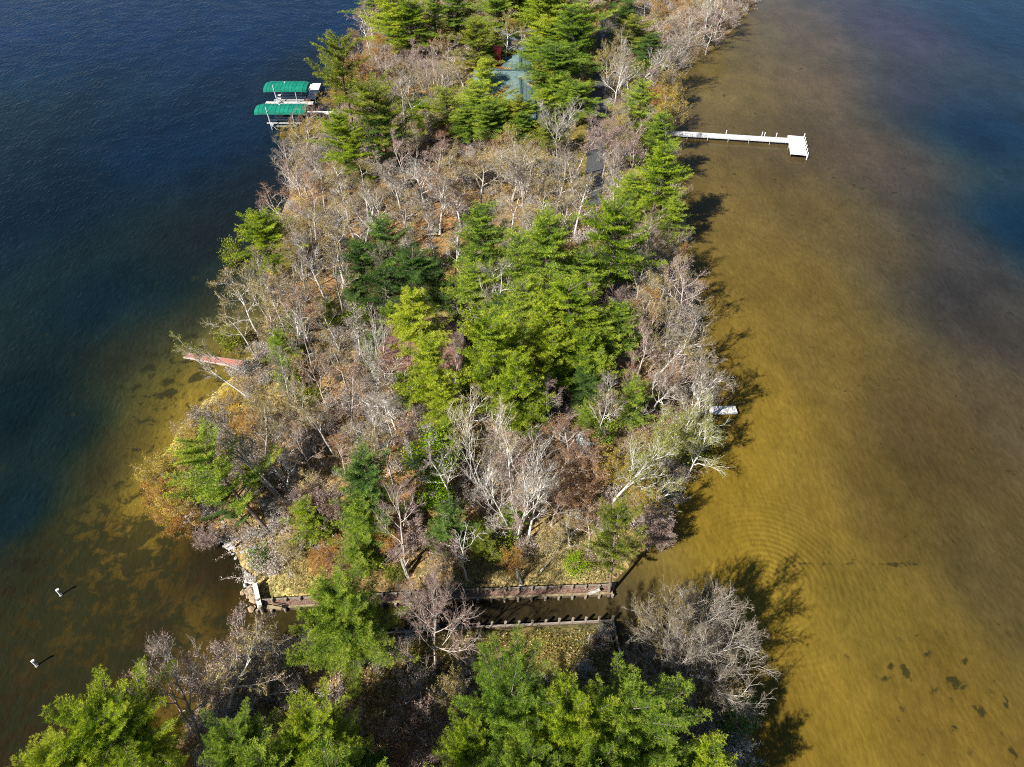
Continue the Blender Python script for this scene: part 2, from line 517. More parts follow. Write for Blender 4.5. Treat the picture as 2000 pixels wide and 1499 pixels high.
ROUND = [bare_shape(241, 9, 3.8, limbs=14, spread=1.05, wig=.10, fork=.25, n2=8, n3=7, up=.06, thick=1.1, leaves=0, haze=7)]
THICKET = [bare_shape(251, 5, 2.2, limbs=5, spread=.6, wig=.12, up=.08, stems=5, n2=5, n3=5, n4=3, fork=.15, thick=.8),
           bare_shape(252, 5, 2.4, limbs=5, spread=.7, wig=.14, up=.06, stems=4, n2=5, n3=5, n4=4, fork=.1, thick=.7)]
LIME = [leafy_shape(301, 7, 2.3, clumps=90, per=55, leaf=.10)]
LBUSH = [leafy_shape(302, 2.0, 1.1, clumps=45, per=45, leaf=.06, low=.05)]

# ------------------------------------------------------------------ shore outline (pixels -> world)
north_px = [(503, 1190), (494, 1140), (470, 1105), (448, 1060), (400, 1036), (342, 1016), (304, 985), (292, 935), (315, 890), (348, 845),
            (388, 800), (428, 755), (474, 715), (505, 670), (520, 620), (520, 560), (530, 500), (545, 440), (560, 380), (575, 320), (590, 285),
            (620, 258), (640, 240), (668, 210), (690, 170), (700, 130), (712, 90), (722, 50), (735, 0), (755, -60), (780, -130), (800, -200),
            (1560, -200), (1530, -120), (1505, -60), (1480, 0), (1450, 40), (1405, 85), (1355, 125), (1325, 165), (1315, 220), (1320, 262),
            (1325, 330), (1335, 400), (1345, 470), (1350, 540), (1358, 610), (1370, 680), (1385, 740), (1400, 790), (1392, 850), (1360, 905),
            (1335, 950), (1318, 1000), (1290, 1050), (1250, 1085), (1215, 1115), (1195, 1160)]
south_px = [(455, 1268), (520, 1255), (580, 1250), (900, 1227), (1196, 1213), (1204, 1260), (1222, 1310), (1290, 1340), (1400, 1390),
            (1455, 1430), (1480, 1499), (1500, 1600), (1520, 1720), (200, 1900), (200, 1600), (290, 1499), (330, 1460), (372, 1410), (392, 1350), (405, 1300)]
NORTH = np.array([P(x, y)[:2] for x, y in north_px])
SOUTH = np.array([P(x, y)[:2] for x, y in south_px])


def poly_sd(poly, X, Y):
    """signed distance, positive inside"""
    d2 = np.full(X.shape, 1e18); ins = np.zeros(X.shape, bool)
    n = len(poly)
    for i in range(n):
        a = poly[i]; b = poly[(i + 1) % n]
        e = b - a; L2 = e @ e
        t = np.clip(((X - a[0]) * e[0] + (Y - a[1]) * e[1]) / L2, 0, 1)
        dx = X - a[0] - t * e[0]; dy = Y - a[1] - t * e[1]
        d2 = np.minimum(d2, dx * dx + dy * dy)
        if a[1] != b[1]:
            c = ((a[1] > Y) != (b[1] > Y)) & (X < (b[0] - a[0]) * (Y - a[1]) / (b[1] - a[1]) + a[0])
            ins ^= c
    return np.where(ins, 1, -1) * np.sqrt(d2)


def hnoise(X, Y):
    return (np.sin(X * .31 + 1.3) * np.cos(Y * .27 + .4) + .5 * np.sin(X * .83 + Y * .61) + .35 * np.cos(X * 1.7 - Y * 1.3 + 2)) / 1.85


canal_n = [P(503, 1190), P(580, 1185), P(905, 1171), P(1195, 1158)]
canal_s = [P(580, 1250), P(900, 1227), P(1196, 1213)]


def land_height(X, Y):
    sn = poly_sd(NORTH, X, Y) ; ss = poly_sd(SOUTH, X, Y)
    jit = hnoise(X * 2.2, Y * 2.2) * .35
    # close to the walled canal the bank drops at once, elsewhere it slopes
    cy = np.interp(X, [-20, -13, 7], [23.9, 24.4, 25.2])
    near = np.clip(1 - np.abs(Y - cy + 1) / 3.2, 0, 1) * (X > -15.5) * (X < 7.6)
    out = []
    for s in (sn, ss):
        s2 = s + jit * (1 - near)
        w = 3.5 * (1 - near) + .35 * near
        t = np.clip((s2 + .1) / w, -1.5, 1)
        h = np.where(t > 0, (t * t * (3 - 2 * t)) * (1.1 * (1 - near) + .75 * near), t * (1.6 if True else 0))
        h = np.where(s2 > 3, h + np.clip((s2 - 3) / 16, 0, 1) * .9, h)
        out.append(h + np.where(s2 > .6, hnoise(X * 1.3, Y * 1.3) * .07, 0))
    return np.maximum(out[0], out[1])


GX = np.arange(-62, 78, .55); GY = np.concatenate([np.arange(6, 60, .45), np.arange(60, 150, .8), np.arange(150, 240, 3)])
gx, gy = np.meshgrid(GX, GY)
gz = land_height(gx, gy)


def ground_z(x, y):
    i = min(max(np.searchsorted(GX, x) - 1, 0), len(GX) - 2); j = min(max(np.searchsorted(GY, y) - 1, 0), len(GY) - 2)
    return float(gz[j:j + 2, i:i + 2].mean())


def idw(ctrl, X, Y, power=3.0, soft=1.0):
    """ctrl: list of (px,py,values...) -> interpolated arrays"""
    acc = None; wsum = 0
    for c in ctrl:
        p = P(c[0], c[1])
        w = 1.0 / ((X - p.x) ** 2 + (.75 * (Y - p.y)) ** 2 + soft * (p.y * .055 + .4) ** 2) ** (power / 2)
        v = np.array(c[2:], float)
        t = w[..., None] * v
        acc = t if acc is None else acc + t
        wsum = wsum + w
    return acc / wsum[..., None]


def grid_mesh(name, X, Y, Z, mat, cols=None, extra=None, keep=None):
    r, c = X.shape
    idx = np.arange(r * c).reshape(r, c)
    q = np.stack([idx[:-1, :-1], idx[:-1, 1:], idx[1:, 1:], idx[1:, :-1]], -1).reshape(-1, 4)
    if keep is not None:
        k = (keep[:-1, :-1] | keep[:-1, 1:] | keep[1:, 1:] | keep[1:, :-1]).reshape(-1)
        q = q[k]
    me = mesh_np(name, np.stack([X, Y, Z], -1).reshape(-1, 3), q, [], [mat], smooth=True)
    if cols is not None:
        a = me.attributes.new("tone", 'FLOAT_COLOR', 'POINT')
        rgba = np.concatenate([cols.reshape(-1, 3), np.ones((r * c, 1))], 1).astype(np.float32)
        a.data.foreach_set("color", rgba.ravel())
    if extra is not None:
        a = me.attributes.new("weed", 'FLOAT', 'POINT')
        a.data.foreach_set("value", extra.reshape(-1).astype(np.float32))
    o = bpy.data.objects.new(name, me)
    COL.objects.link(o)
    return o


# ---- land
land_ctrl = [  # litter and grass colours as they lie on the ground
    (700, 100, .26, .15, .07), (1000, 60, .24, .15, .07), (1180, 30, .42, .22, .10), (1130, 150, .26, .21, .06), (1120, 250, .27, .22, .05), (1120, 350, .36, .29, .08),
    (1210, 200, .36, .24, .09), (1190, 330, .40, .30, .11), (1300, 120, .20, .15, .08), (600, 300, .24, .16, .09), (800, 300, .34, .20, .08),
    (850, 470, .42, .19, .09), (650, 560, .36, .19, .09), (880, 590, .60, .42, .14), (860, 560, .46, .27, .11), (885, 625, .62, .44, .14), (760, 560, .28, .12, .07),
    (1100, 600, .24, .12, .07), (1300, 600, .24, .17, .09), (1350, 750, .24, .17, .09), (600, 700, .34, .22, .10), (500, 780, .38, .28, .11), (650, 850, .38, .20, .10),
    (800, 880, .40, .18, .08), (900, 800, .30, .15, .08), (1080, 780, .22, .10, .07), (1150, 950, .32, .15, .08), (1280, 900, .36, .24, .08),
    (780, 980, .42, .22, .09), (950, 1000, .38, .22, .09), (450, 1000, .40, .23, .10), (560, 1010, .40, .25, .10), (520, 1080, .48, .36, .16),
    (550, 1150, .52, .46, .16), (620, 1100, .46, .26, .09), (700, 1120, .38, .23, .09), (850, 1130, .30, .20, .09), (1000, 1130, .54, .40, .18), (1120, 1100, .52, .38, .16),
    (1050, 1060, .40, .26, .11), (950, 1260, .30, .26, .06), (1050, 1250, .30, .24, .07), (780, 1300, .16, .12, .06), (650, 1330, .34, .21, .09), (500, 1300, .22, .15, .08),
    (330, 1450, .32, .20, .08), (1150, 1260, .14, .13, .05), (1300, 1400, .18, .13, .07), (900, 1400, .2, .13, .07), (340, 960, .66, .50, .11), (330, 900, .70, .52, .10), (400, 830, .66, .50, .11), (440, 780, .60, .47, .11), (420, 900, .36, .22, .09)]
land_ctrl = [(c[0], c[1], c[2] * .82, c[3] * .84, c[4] * .85) for c in land_ctrl]
lc = idw(land_ctrl, gx, gy)


def land_mat():
    m, nt, N, L = new_mat("leaf_strewn_ground")
    out = N.new("ShaderNodeOutputMaterial"); b = N.new("ShaderNodeBsdfPrincipled")
    at = N.new("ShaderNodeAttribute"); at.attribute_name = "tone"
    tc = N.new("ShaderNodeTexCoord")
    def noise(s, d=4, r=.6):
        n = N.new("ShaderNodeTexNoise"); n.inputs["Scale"].default_value = s; n.inputs["Detail"].default_value = d
        n.inputs["Roughness"].default_value = r; L.new(tc.outputs["Object"], n.inputs["Vector"]); return n
    v = N.new("ShaderNodeTexVoronoi"); v.inputs["Scale"].default_value = 6.5; L.new(tc.outputs["Object"], v.inputs["Vector"])
    hsv = N.new("ShaderNodeSeparateColor"); L.new(v.outputs["Color"], hsv.inputs[0])
    mr = N.new("ShaderNodeMapRange"); mr.inputs["To Min"].default_value = .35; mr.inputs["To Max"].default_value = 1.5
    L.new(hsv.outputs[0], mr.inputs[0])
    n1 = noise(.5, 6, .7)
    mr2 = N.new("ShaderNodeMapRange"); mr2.inputs["From Min"].default_value = .3; mr2.inputs["From Max"].default_value = .7
    mr2.inputs["To Min"].default_value = .55; mr2.inputs["To Max"].default_value = 1.2
    L.new(n1.outputs["Fac"], mr2.inputs[0])
    mu = N.new("ShaderNodeMath"); mu.operation = 'MULTIPLY'; L.new(mr.outputs[0], mu.inputs[0]); L.new(mr2.outputs[0], mu.inputs[1])
    vm = N.new("ShaderNodeVectorMath"); vm.operation = 'SCALE'; L.new(at.outputs["Color"], vm.inputs[0]); L.new(mu.outputs[0], vm.inputs["Scale"])
    n2 = noise(1.7, 5)
    r = N.new("ShaderNodeValToRGB"); r.color_ramp.elements[0].position = .52; r.color_ramp.elements[1].position = .66
    L.new(n2.outputs["Fac"], r.inputs[0])
    mx = N.new("ShaderNodeMix"); mx.data_type = 'RGBA'; mx.inputs["B"].default_value = (.10, .10, .035, 1)
    sc = N.new("ShaderNodeMath"); sc.operation = 'MULTIPLY'; sc.inputs[1].default_value = .8; L.new(r.outputs[0], sc.inputs[0])
    L.new(sc.outputs[0], mx.inputs["Factor"]); L.new(vm.outputs[0], mx.inputs["A"])
    L.new(mx.outputs["Result"], b.inputs["Base Color"])
    b.inputs["Roughness"].default_value = .95; b.inputs["Specular IOR Level"].default_value = .1
    bp = N.new("ShaderNodeBump"); bp.inputs["Distance"].default_value = .08; bp.inputs["Strength"].default_value = .8
    n3 = noise(7, 5, .7); L.new(n3.outputs["Fac"], bp.inputs["Height"]); L.new(bp.outputs[0], b.inputs["Normal"])
    L.new(b.outputs[0], out.inputs[0])
    return m


land = grid_mesh("ground", gx, gy, gz, land_mat(), lc, keep=gz > -1.2)
land["kind"] = "structure"

# ---- water
xs = np.concatenate([[-6000, -1500, -500], np.arange(-260, -64, 4), np.arange(-64, 70, .42), np.arange(70, 300, 4), [500, 1500, 6000]])
ys = np.concatenate([[-6000, -600, -100, -20, 0], np.arange(4, 64, .42), np.arange(64, 220, 1.2), np.arange(220, 400, 10), [800, 2500, 8000]])
wx, wy = np.meshgrid(xs, ys)
water_ctrl = [(400, 600, .012, .017, .014, .2), (370, 640, .02, .022, .013, .3), (455, 600, .03, .03, .013, .3), 
    (-200, -50, 0.0025, 0.01469, 0.051, 0), (50, 50, 0.0025, 0.01469, 0.051, 0), (300, 50, 0.0025, 0.01469, 0.051, 0), (500, 100, 0.0025, 0.01469, 0.051, 0), (620, 40, 0.0025, 0.01469, 0.051, 0), (600, 130, 0.00756, 0.01224, 0.02056, 0.05),
    (100, 400, 0.0025, 0.00918, 0.01734, 0), (300, 300, 0.0025, 0.01224, 0.034, 0), (-200, 600, 0.0025, 0.00918, 0.01734, 0), (440, 300, 0.0025, 0.01224, 0.034, 0), (480, 350, 0.00648, 0.01061, 0.01573, 0.05), (200, 600, 0.0025, 0.00918, 0.01734, 0), (50, 800, 0.0025, 0.007956, 0.01156, 0),
    (400, 480, 0.00648, 0.009792, 0.01131, 0.1), (330, 580, 0.0025, 0.00918, 0.01734, 0.1), (270, 700, 0.00972, 0.01061, 0.008224, 0.25), (150, 850, 0.0025, 0.007956, 0.01156, 0.1), (210, 930, 0.00972, 0.009792, 0.006169, 0.2), (50, 1000, 0.0025, 0.00936, 0.017, 0), (280, 850, 0.01188, 0.01061, 0.005141, 0.3),
    (310, 740, 0.08, 0.07, 0.014, 0.5), (400, 690, 0.2828, 0.189, 0.032, 0.4), (450, 660, 0.2828, 0.189, 0.032, 0.4), (360, 790, 0.435, 0.28, 0.032, 0.3), (330, 840, 0.4713, 0.315, 0.032, 0.3), (300, 870, 0.4713, 0.315, 0.032, 0.25), (280, 920, 0.435, 0.2975, 0.0288, 0.25), (270, 990, 0.3987, 0.28, 0.0288, 0.3), (300, 1050, 0.1812, 0.1176, 0.01536, 0.5), (250, 900, 0.03, 0.0204, 0.0072, 0.3),
    (225, 1040, 0.06376, 0.04208, 0.0084, 0.65), (150, 1060, 0.04676, 0.03443, 0.0078, 0.7), (60, 1120, 0.01275, 0.01147, 0.006, 0.5), (350, 1085, 0.05315, 0.0357, 0.0072, 0.6), (420, 1075, 0.01487, 0.01105, 0.0066, 0.2), (400, 1120, 0.01275, 0.0102, 0.0066, 0.1),
    (260, 1170, 0.07224, 0.0459, 0.009, 0.65), (380, 1190, 0.1812, 0.1092, 0.0144, 0.6), (180, 1200, 0.04252, 0.0306, 0.0072, 0.65), (60, 1230, 0.02975, 0.02295, 0.0066, 0.6), (110, 1330, 0.02975, 0.02295, 0.0066, 0.6), (20, 1420, 0.01912, 0.01339, 0.006, 0.5), (60, 1390, 0.02125, 0.0153, 0.0066, 0.5),
    (300, 1250, 0.01594, 0.01275, 0.0066, 0.5), (450, 1130, 0.01275, 0.00935, 0.006, 0.1), (330, 1390, 0.07225, 0.04675, 0.009, 0.2), (300, 1440, 0.145, 0.084, 0.01728, 0.15), (475, 1150, 0.07435, 0.0459, 0.0078, 0.5), (200, 1290, 0.034, 0.02486, 0.0066, 0.6),
    (540, 1225, 0.04, 0.03, 0.009, 0.2), (610, 1221, 0.035, 0.028, 0.009, 0.2), (800, 1210, 0.035, 0.028, 0.009, 0.2), (950, 1200, 0.025, 0.019, 0.01, 0.2), (1100, 1190, 0.035, 0.026, 0.011, 0.1), (1230, 1160, 0.06695, 0.0504, 0.0225, 0.1), (1270, 1100, 0.1863, 0.1354, 0.03, 0),  # canal and east mouth: tree shade darkened into the water colour
    (1360, 430, 0.1218, 0.08554, 0.021, 0.1), (1390, 560, 0.1433, 0.09623, 0.0195, 0), (1430, 680, 0.1648, 0.1105, 0.018, 0), (1480, 800, 0.1791, 0.1176, 0.0165, 0), (1450, 950, 0.1935, 0.1283, 0.0165, 0), (1400, 1060, 0.2006, 0.1319, 0.0165, 0), (1600, 1000, 0.1433, 0.09623, 0.0165, 0.05), (1500, 1180, 0.1791, 0.1212, 0.0165, 0),
    (1700, 1200, 0.1289, 0.09266, 0.0165, 0.05), (1850, 1400, 0.1361, 0.0891, 0.0165, 0.12), (1600, 1400, 0.1719, 0.114, 0.0165, 0.03), (1950, 1120, 0.07165, 0.05346, 0.0195, 0.1), (1800, 850, 0.07165, 0.0499, 0.0195, 0.15), (1600, 720, 0.1146, 0.07841, 0.0195, 0.1), (1700, 1000, 0.09314, 0.06415, 0.018, 0.1),
    (1550, 550, 0.1289, 0.08554, 0.0195, 0.05), (1600, 430, 0.1074, 0.07484, 0.024, 0.15), (1450, 370, 0.1146, 0.07841, 0.0225, 0.1), (1450, 200, 0.1218, 0.0891, 0.03, 0.08), (1600, 170, 0.1074, 0.07128, 0.0375, 0.08), (1520, 300, 0.08597, 0.06059, 0.027, 0.2), (1680, 300, 0.07882, 0.05346, 0.033, 0.15),
    (1780, 350, 0.05015, 0.0392, 0.033, 0.2), (1800, 200, 0.03582, 0.03208, 0.045, 0.05), (1900, 250, 0.003, 0.018, 0.046, 0), (1990, 60, 0.003, 0.018, 0.046, 0), (2200, 0, 0.003, 0.018, 0.046, 0), (1990, 450, 0.003, 0.018, 0.046, 0), (1870, 480, 0.03582, 0.03208, 0.033, 0.15), (1750, 500, 0.07882, 0.05702, 0.024, 0.1),
    (1950, 620, 0.03582, 0.03208, 0.027, 0.1), (1990, 820, 0.05732, 0.04277, 0.0225, 0.1), (2300, 800, 0.01433, 0.02138, 0.045, 0), (1550, 60, 0.08597, 0.06415, 0.045, 0.05), (1750, 60, 0.03582, 0.03208, 0.057, 0), (1480, 60, 0.1146, 0.08554, 0.03, 0.05), (1380, 130, 0.1218, 0.08554, 0.018, 0.1), (1850, 560, 0.02865, 0.02851, 0.033, 0.2), (2200, 1400, 0.08597, 0.06415, 0.018, 0.1)]
wc = idw([c[:2] + tuple(math.log(v) for v in c[2:5]) + c[5:] for c in water_ctrl], wx, wy, 3.8, 1.3)
wc[..., :3] = np.exp(wc[..., :3]) * .90
weed = wc[..., 3]
for (sx, sy, r) in [(1758, 1253, .30), (1787, 1242, .35), (1806, 1250, .35), (1738, 1303, .34), (1762, 1303, .34), (1772, 1315, .36), (1727, 1327, .3), (1805, 1272, .3), (1820, 1282, .35), (1880, 1288, .4), (1862, 1330, .36),
                    (1878, 1340, .42), (1850, 1325, .3), (1930, 1350, .34), (1852, 1372, .33), (1895, 1380, .3), (1918, 1388, .35), (1960, 1380, .35), (1870, 1425, .34), (1905, 1413, .22), (1985, 1470, .5), (1965, 1415, .3), (1835, 1470, .25), (1820, 1350, .25),
                    (285, 1030, .5), (262, 1060, .55), (317, 1034, .22), (268, 1090, .5), (400, 737, .3), (380, 737, .3), (330, 770, .5)]:
    c = P(sx, sy)
    k_ = .62 if sx > 1200 else 1.0
    weed = weed + (.60 if sx > 1200 else .9) * np.exp(-((wx - c.x) ** 2 + (wy - c.y) ** 2) / (r * r * k_))
for k in range(14):   # the long dark line of weed
    c = P(1560 + k * 18, 1101 - 3.2 * math.sin(k / 13 * 3.0) + k * .3)
    weed = np.maximum(weed, .46 * np.exp(-(((wx - c.x) / .8) ** 2 + ((wy - c.y) / .28) ** 2)))


def water_mat():
    m, nt, N, L = new_mat("lake_water")
    out = N.new("ShaderNodeOutputMaterial"); b = N.new("ShaderNodeBsdfPrincipled")
    at = N.new("ShaderNodeAttribute"); at.attribute_name = "tone"
    aw = N.new("ShaderNodeAttribute"); aw.attribute_name = "weed"
    tc = N.new("ShaderNodeTexCoord")
    def noise(s, d, r=.6, scale=None, rot=0, dist=0):
        n = N.new("ShaderNodeTexNoise"); n.inputs["Scale"].default_value = s; n.inputs["Detail"].default_value = d; n.inputs["Roughness"].default_value = r
        n.inputs["Distortion"].default_value = dist
        src = tc.outputs["Object"]
        if scale:
            mp = N.new("ShaderNodeMapping"); mp.inputs["Scale"].default_value = scale; mp.inputs["Rotation"].default_value = (0, 0, rot); L.new(src, mp.inputs[0]); src = mp.outputs[0]
        L.new(src, n.inputs["Vector"]); return n
    def math_(op, a, b_, clamp=False):
        n = N.new("ShaderNodeMath"); n.operation = op; n.use_clamp = clamp
        for i, x in enumerate((a, b_)):
            if isinstance(x, (int, float)): n.inputs[i].default_value = x
            else: L.new(x, n.inputs[i])
        return n.outputs[0]
    # weed beds: blotches of dark growth on the pale bottom
    nw = noise(.85, 6, .66, dist=.5)
    nwr = N.new("ShaderNodeMapRange"); nwr.inputs["From Min"].default_value = .28; nwr.inputs["From Max"].default_value = .72; L.new(nw.outputs["Fac"], nwr.inputs[0])
    s = math_('ADD', nwr.outputs[0], aw.outputs["Fac"])
    mr = N.new("ShaderNodeMapRange"); mr.interpolation_type = 'SMOOTHSTEP'; mr.inputs["From Min"].default_value = .86; mr.inputs["From Max"].default_value = 1.14
    L.new(s, mr.inputs[0])
    # broad and fine unevenness of the bottom
    nb = noise(.11, 6, .65, (1, .6, 1), .4)
    r1 = N.new("ShaderNodeMapRange"); r1.inputs["From Min"].default_value = .3; r1.inputs["From Max"].default_value = .7; r1.inputs["To Min"].default_value = .68; r1.inputs["To Max"].default_value = 1.2
    L.new(nb.outputs["Fac"], r1.inputs[0])
    nf = noise(2.2, 5, .75, (1.6, .5, 1), .5)
    r2 = N.new("ShaderNodeMapRange"); r2.inputs["From Min"].default_value = .3; r2.inputs["From Max"].default_value = .7; r2.inputs["To Min"].default_value = .72; r2.inputs["To Max"].default_value = 1.25
    L.new(nf.outputs["Fac"], r2.inputs[0])
    nm = noise(.38, 6, .7, (1, .55, 1), -.3, .4)
    r3 = N.new("ShaderNodeMapRange"); r3.inputs["From Min"].default_value = .3; r3.inputs["From Max"].default_value = .7; r3.inputs["To Min"].default_value = .82; r3.inputs["To Max"].default_value = 1.14
    L.new(nm.outputs["Fac"], r3.inputs[0])
    k = math_('MULTIPLY', math_('MULTIPLY', r1.outputs[0], r2.outputs[0]), r3.outputs[0])
    vm = N.new("ShaderNodeVectorMath"); vm.operation = 'SCALE'; L.new(at.outputs["Color"], vm.inputs[0]); L.new(k, vm.inputs["Scale"])
    mx = N.new("ShaderNodeMix"); mx.data_type = 'RGBA'; L.new(mr.outputs[0], mx.inputs["Factor"]); L.new(vm.outputs[0], mx.inputs["A"])
    dk = N.new("ShaderNodeMix"); dk.data_type = 'RGBA'; dk.inputs["Factor"].default_value = .78
    L.new(vm.outputs[0], dk.inputs["A"]); dk.inputs["B"].default_value = (.014, .016, .007, 1)
    L.new(dk.outputs["Result"], mx.inputs["B"])
    L.new(mx.outputs["Result"], b.inputs["Base Color"])
    b.inputs["Roughness"].default_value = .07
    b.inputs["IOR"].default_value = 1.333
    b.inputs["Specular IOR Level"].default_value = .18
    # wavelets: stronger on the open west side, nearly calm on the shallow east side
    w1 = noise(1.5, 3, .55, (1.5, .7, 1), .35, .2)
    w2 = noise(3.6, 2, .5, (1.3, .8, 1), .9)
    w3 = noise(.35, 2, .5, (1, 1, 1), 0)
    hgt = math_('ADD', w1.outputs["Fac"], math_('MULTIPLY', w2.outputs["Fac"], .35))
    sep = N.new("ShaderNodeSeparateXYZ"); L.new(tc.outputs["Object"], sep.inputs[0])
    amp = N.new("ShaderNodeMapRange"); amp.inputs["From Min"].default_value = -32; amp.inputs["From Max"].default_value = -14
    amp.inputs["To Min"].default_value = .42; amp.inputs["To Max"].default_value = .16; L.new(sep.outputs[0], amp.inputs[0])
    gust = N.new("ShaderNodeMapRange"); gust.inputs["From Min"].default_value = .35; gust.inputs["From Max"].default_value = .65; gust.inputs["To Min"].default_value = .6; gust.inputs["To Max"].default_value = 1.1
    L.new(w3.outputs["Fac"], gust.inputs[0])
    # rings spreading from the east shore
    rg = N.new("ShaderNodeMapping"); c = P(1500, 1135); rg.inputs["Location"].default_value = (-c.x, -c.y, 0); L.new(tc.outputs["Object"], rg.inputs[0])
    wv = N.new("ShaderNodeTexWave"); wv.wave_type = 'RINGS'; wv.rings_direction = 'SPHERICAL'; wv.inputs["Scale"].default_value = .72; wv.inputs["Distortion"].default_value = 1.6; wv.inputs["Detail"].default_value = 1
    L.new(rg.outputs[0], wv.inputs["Vector"])
    ln = N.new("ShaderNodeVectorMath"); ln.operation = 'LENGTH'; L.new(rg.outputs[0], ln.inputs[0])
    fall = N.new("ShaderNodeMapRange"); fall.inputs["From Min"].default_value = 1; fall.inputs["From Max"].default_value = 9; fall.inputs["To Min"].default_value = .38; fall.inputs["To Max"].default_value = 0
    L.new(ln.outputs["Value"], fall.inputs[0])
    hh = math_('ADD', math_('MULTIPLY', hgt, math_('MULTIPLY', amp.outputs[0], gust.outputs[0])), math_('MULTIPLY', wv.outputs["Fac"], math_('MULTIPLY', fall.outputs[0], .34)))
    bp = N.new("ShaderNodeBump"); bp.inputs["Distance"].default_value = .22; bp.inputs["Strength"].default_value = 1.0
    L.new(hh, bp.inputs["Height"]); L.new(bp.outputs[0], b.inputs["Normal"])
    L.new(b.outputs[0], out.inputs[0])
    return m


water = grid_mesh("water", wx, wy, np.zeros_like(wx), water_mat(), wc[..., :3], weed)
water["kind"] = "structure"

# ------------------------------------------------------------------ simple solids
class Solid:
    def __init__(s): s.v = []; s.f = []
    def box(s, c, size, rot=None, bevel=0):
        hx, hy, hz = size[0] / 2, size[1] / 2, size[2] / 2
        n = len(s.v); R3 = rot or Matrix.Identity(3)
        if isinstance(R3, (int, float)): R3 = Matrix.Rotation(R3, 3, 'Z')
        for dx, dy, dz in ((-1, -1, -1), (1, -1, -1), (1, 1, -1), (-1, 1, -1), (-1, -1, 1), (1, -1, 1), (1, 1, 1), (-1, 1, 1)):
            s.v.append(Vector(c) + R3 @ Vector((dx * hx, dy * hy, dz * hz)))
        s.f += [tuple(n + i for i in f) for f in ((3, 2, 1, 0), (4, 5, 6, 7), (0, 1, 5, 4), (1, 2, 6, 5), (2, 3, 7, 6), (3, 0, 4, 7))]
    def beam(s, a, b, w, h):
        a, b = Vector(a), Vector(b); d = b - a
        x = d.normalized(); y = Vector((0, 0, 1)).cross(x)
        if y.length < 1e-3: y = Vector((0, 1, 0))
        y.normalize(); z = x.cross(y)
        s.box((a + b) / 2, (d.length, w, h), Matrix((x, y, z)).transposed())
    def tube(s, a, b, r0, r1=None, k=8, cap=True):
        a, b = Vector(a), Vector(b); r1 = r0 if r1 is None else r1
        d = (b - a).normalized(); ref = Vector((1, 0, 0)) if abs(d.z) > .8 else Vector((0, 0, 1))
        u = d.cross(ref).normalized(); w = d.cross(u); n = len(s.v)
        for p, r in ((a, r0), (b, r1)):
            for i in range(k):
                t = i * 2 * math.pi / k
                s.v.append(p + (u * math.cos(t) + w * math.sin(t)) * r)
        for i in range(k):
            j = (i + 1) % k; s.f.append((n + i, n + j, n + k + j, n + k + i))
        if cap: s.f += [tuple(n + k - 1 - i for i in range(k)), tuple(n + k + i for i in range(k))]
    def poly(s, pts, th=0):
        n = len(s.v); k = len(pts)
        s.v += [Vector(p) for p in pts]
        s.f.append(tuple(range(n, n + k)))
        if th:
            s.v += [Vector(p) - Vector((0, 0, th)) for p in pts]
            s.f.append(tuple(n + k + k - 1 - i for i in range(k)))
            for i in range(k): s.f.append((n + i, n + k + i, n + k + (i + 1) % k, n + (i + 1) % k))
    def build(s, name, mat, parent=None, label=None, loc=None):
        me = bpy.data.meshes.new(name)
        off = Vector(loc) if loc is not None else Vector((0, 0, 0))
        if parent is not None and loc is None: off = Vector(parent.location)
        me.from_pydata([tuple(v - off) for v in s.v], [], s.f); me.materials.append(mat); me.update()
        o = bpy.data.objects.new(name, me); COL.objects.link(o)
        if parent is not None:
            o.parent = parent
            if loc is not None: o.location = off - Vector(parent.location)
        elif loc is not None: o.location = off
        if label: o['label'] = label
        return o


def tag(o, label, cat, group=None):
    o['label'] = label; o['category'] = cat
    if group: o['group'] = group
    return o


def empty(name, loc, label, cat, group=None):
    o = bpy.data.objects.new(name, None); o.empty_display_size = .3
    o.location = loc; COL.objects.link(o)
    return tag(o, label, cat, group)


M['asphalt'] = surf_mat("asphalt", (.045, .046, .05), (.10, .10, .105), 6, .9, .3)
M['white_deck'] = surf_mat("white_deck", (.42, .40, .37), (.76, .75, .73), 1.6, .75, .1)
M['white'] = surf_mat("white_paint", (.68, .68, .70), (.84, .84, .84), 3, .5)
M['alu'] = surf_mat("aluminium", (.50, .51, .53), (.68, .69, .70), 5, .4, metal=.3)
M['canopy'] = surf_mat("green_canopy", (.004, .14, .095), (.008, .21, .14), 1.2, .55, .2, 5)
M['dock_plank'] = surf_mat("bleached_planks", (.50, .49, .47), (.74, .73, .72), 1.1, .75, .1)
M['red_wood'] = surf_mat("red_boards", (.36, .13, .10), (.54, .25, .20), 4, .85, .3)
M['wood_gray'] = surf_mat("weathered_timber", (.14, .11, .085), (.36, .31, .25), 3, .9, .4, stretch=(1, 4, 4))
M['wood_dark'] = surf_mat("wet_timber", (.05, .04, .03), (.15, .11, .07), 3, .9, .4)
M['wood_tan'] = surf_mat("tan_timber", (.18, .14, .08), (.36, .29, .17), 4, .9, .3)  # plain tan timber colour
M['gravel'] = surf_mat("gravel", (.07, .04, .03), (.26, .16, .12), 16, .95, .8, 20, pos=(.42, .6))
M['stone'] = surf_mat("pale_stone", (.30, .27, .26), (.58, .55, .54), 2.5, .85, .4)
M['stone_brown'] = surf_mat("brown_stone", (.20, .15, .10), (.42, .32, .20), 2.5, .85, .4)
M['roof_green'] = surf_mat("green_shingles", (.06, .10, .095), (.16, .24, .23), 1.6, .85, .4, 14, pos=(.3, .7))
M['roof_blue'] = surf_mat("slate_blue_shingles", (.07, .09, .12), (.18, .22, .26), 3, .85, .4, 14)
M['roof_brown'] = surf_mat("brown_shingles", (.11, .055, .045), (.26, .15, .12), 3, .9, .5, 12)
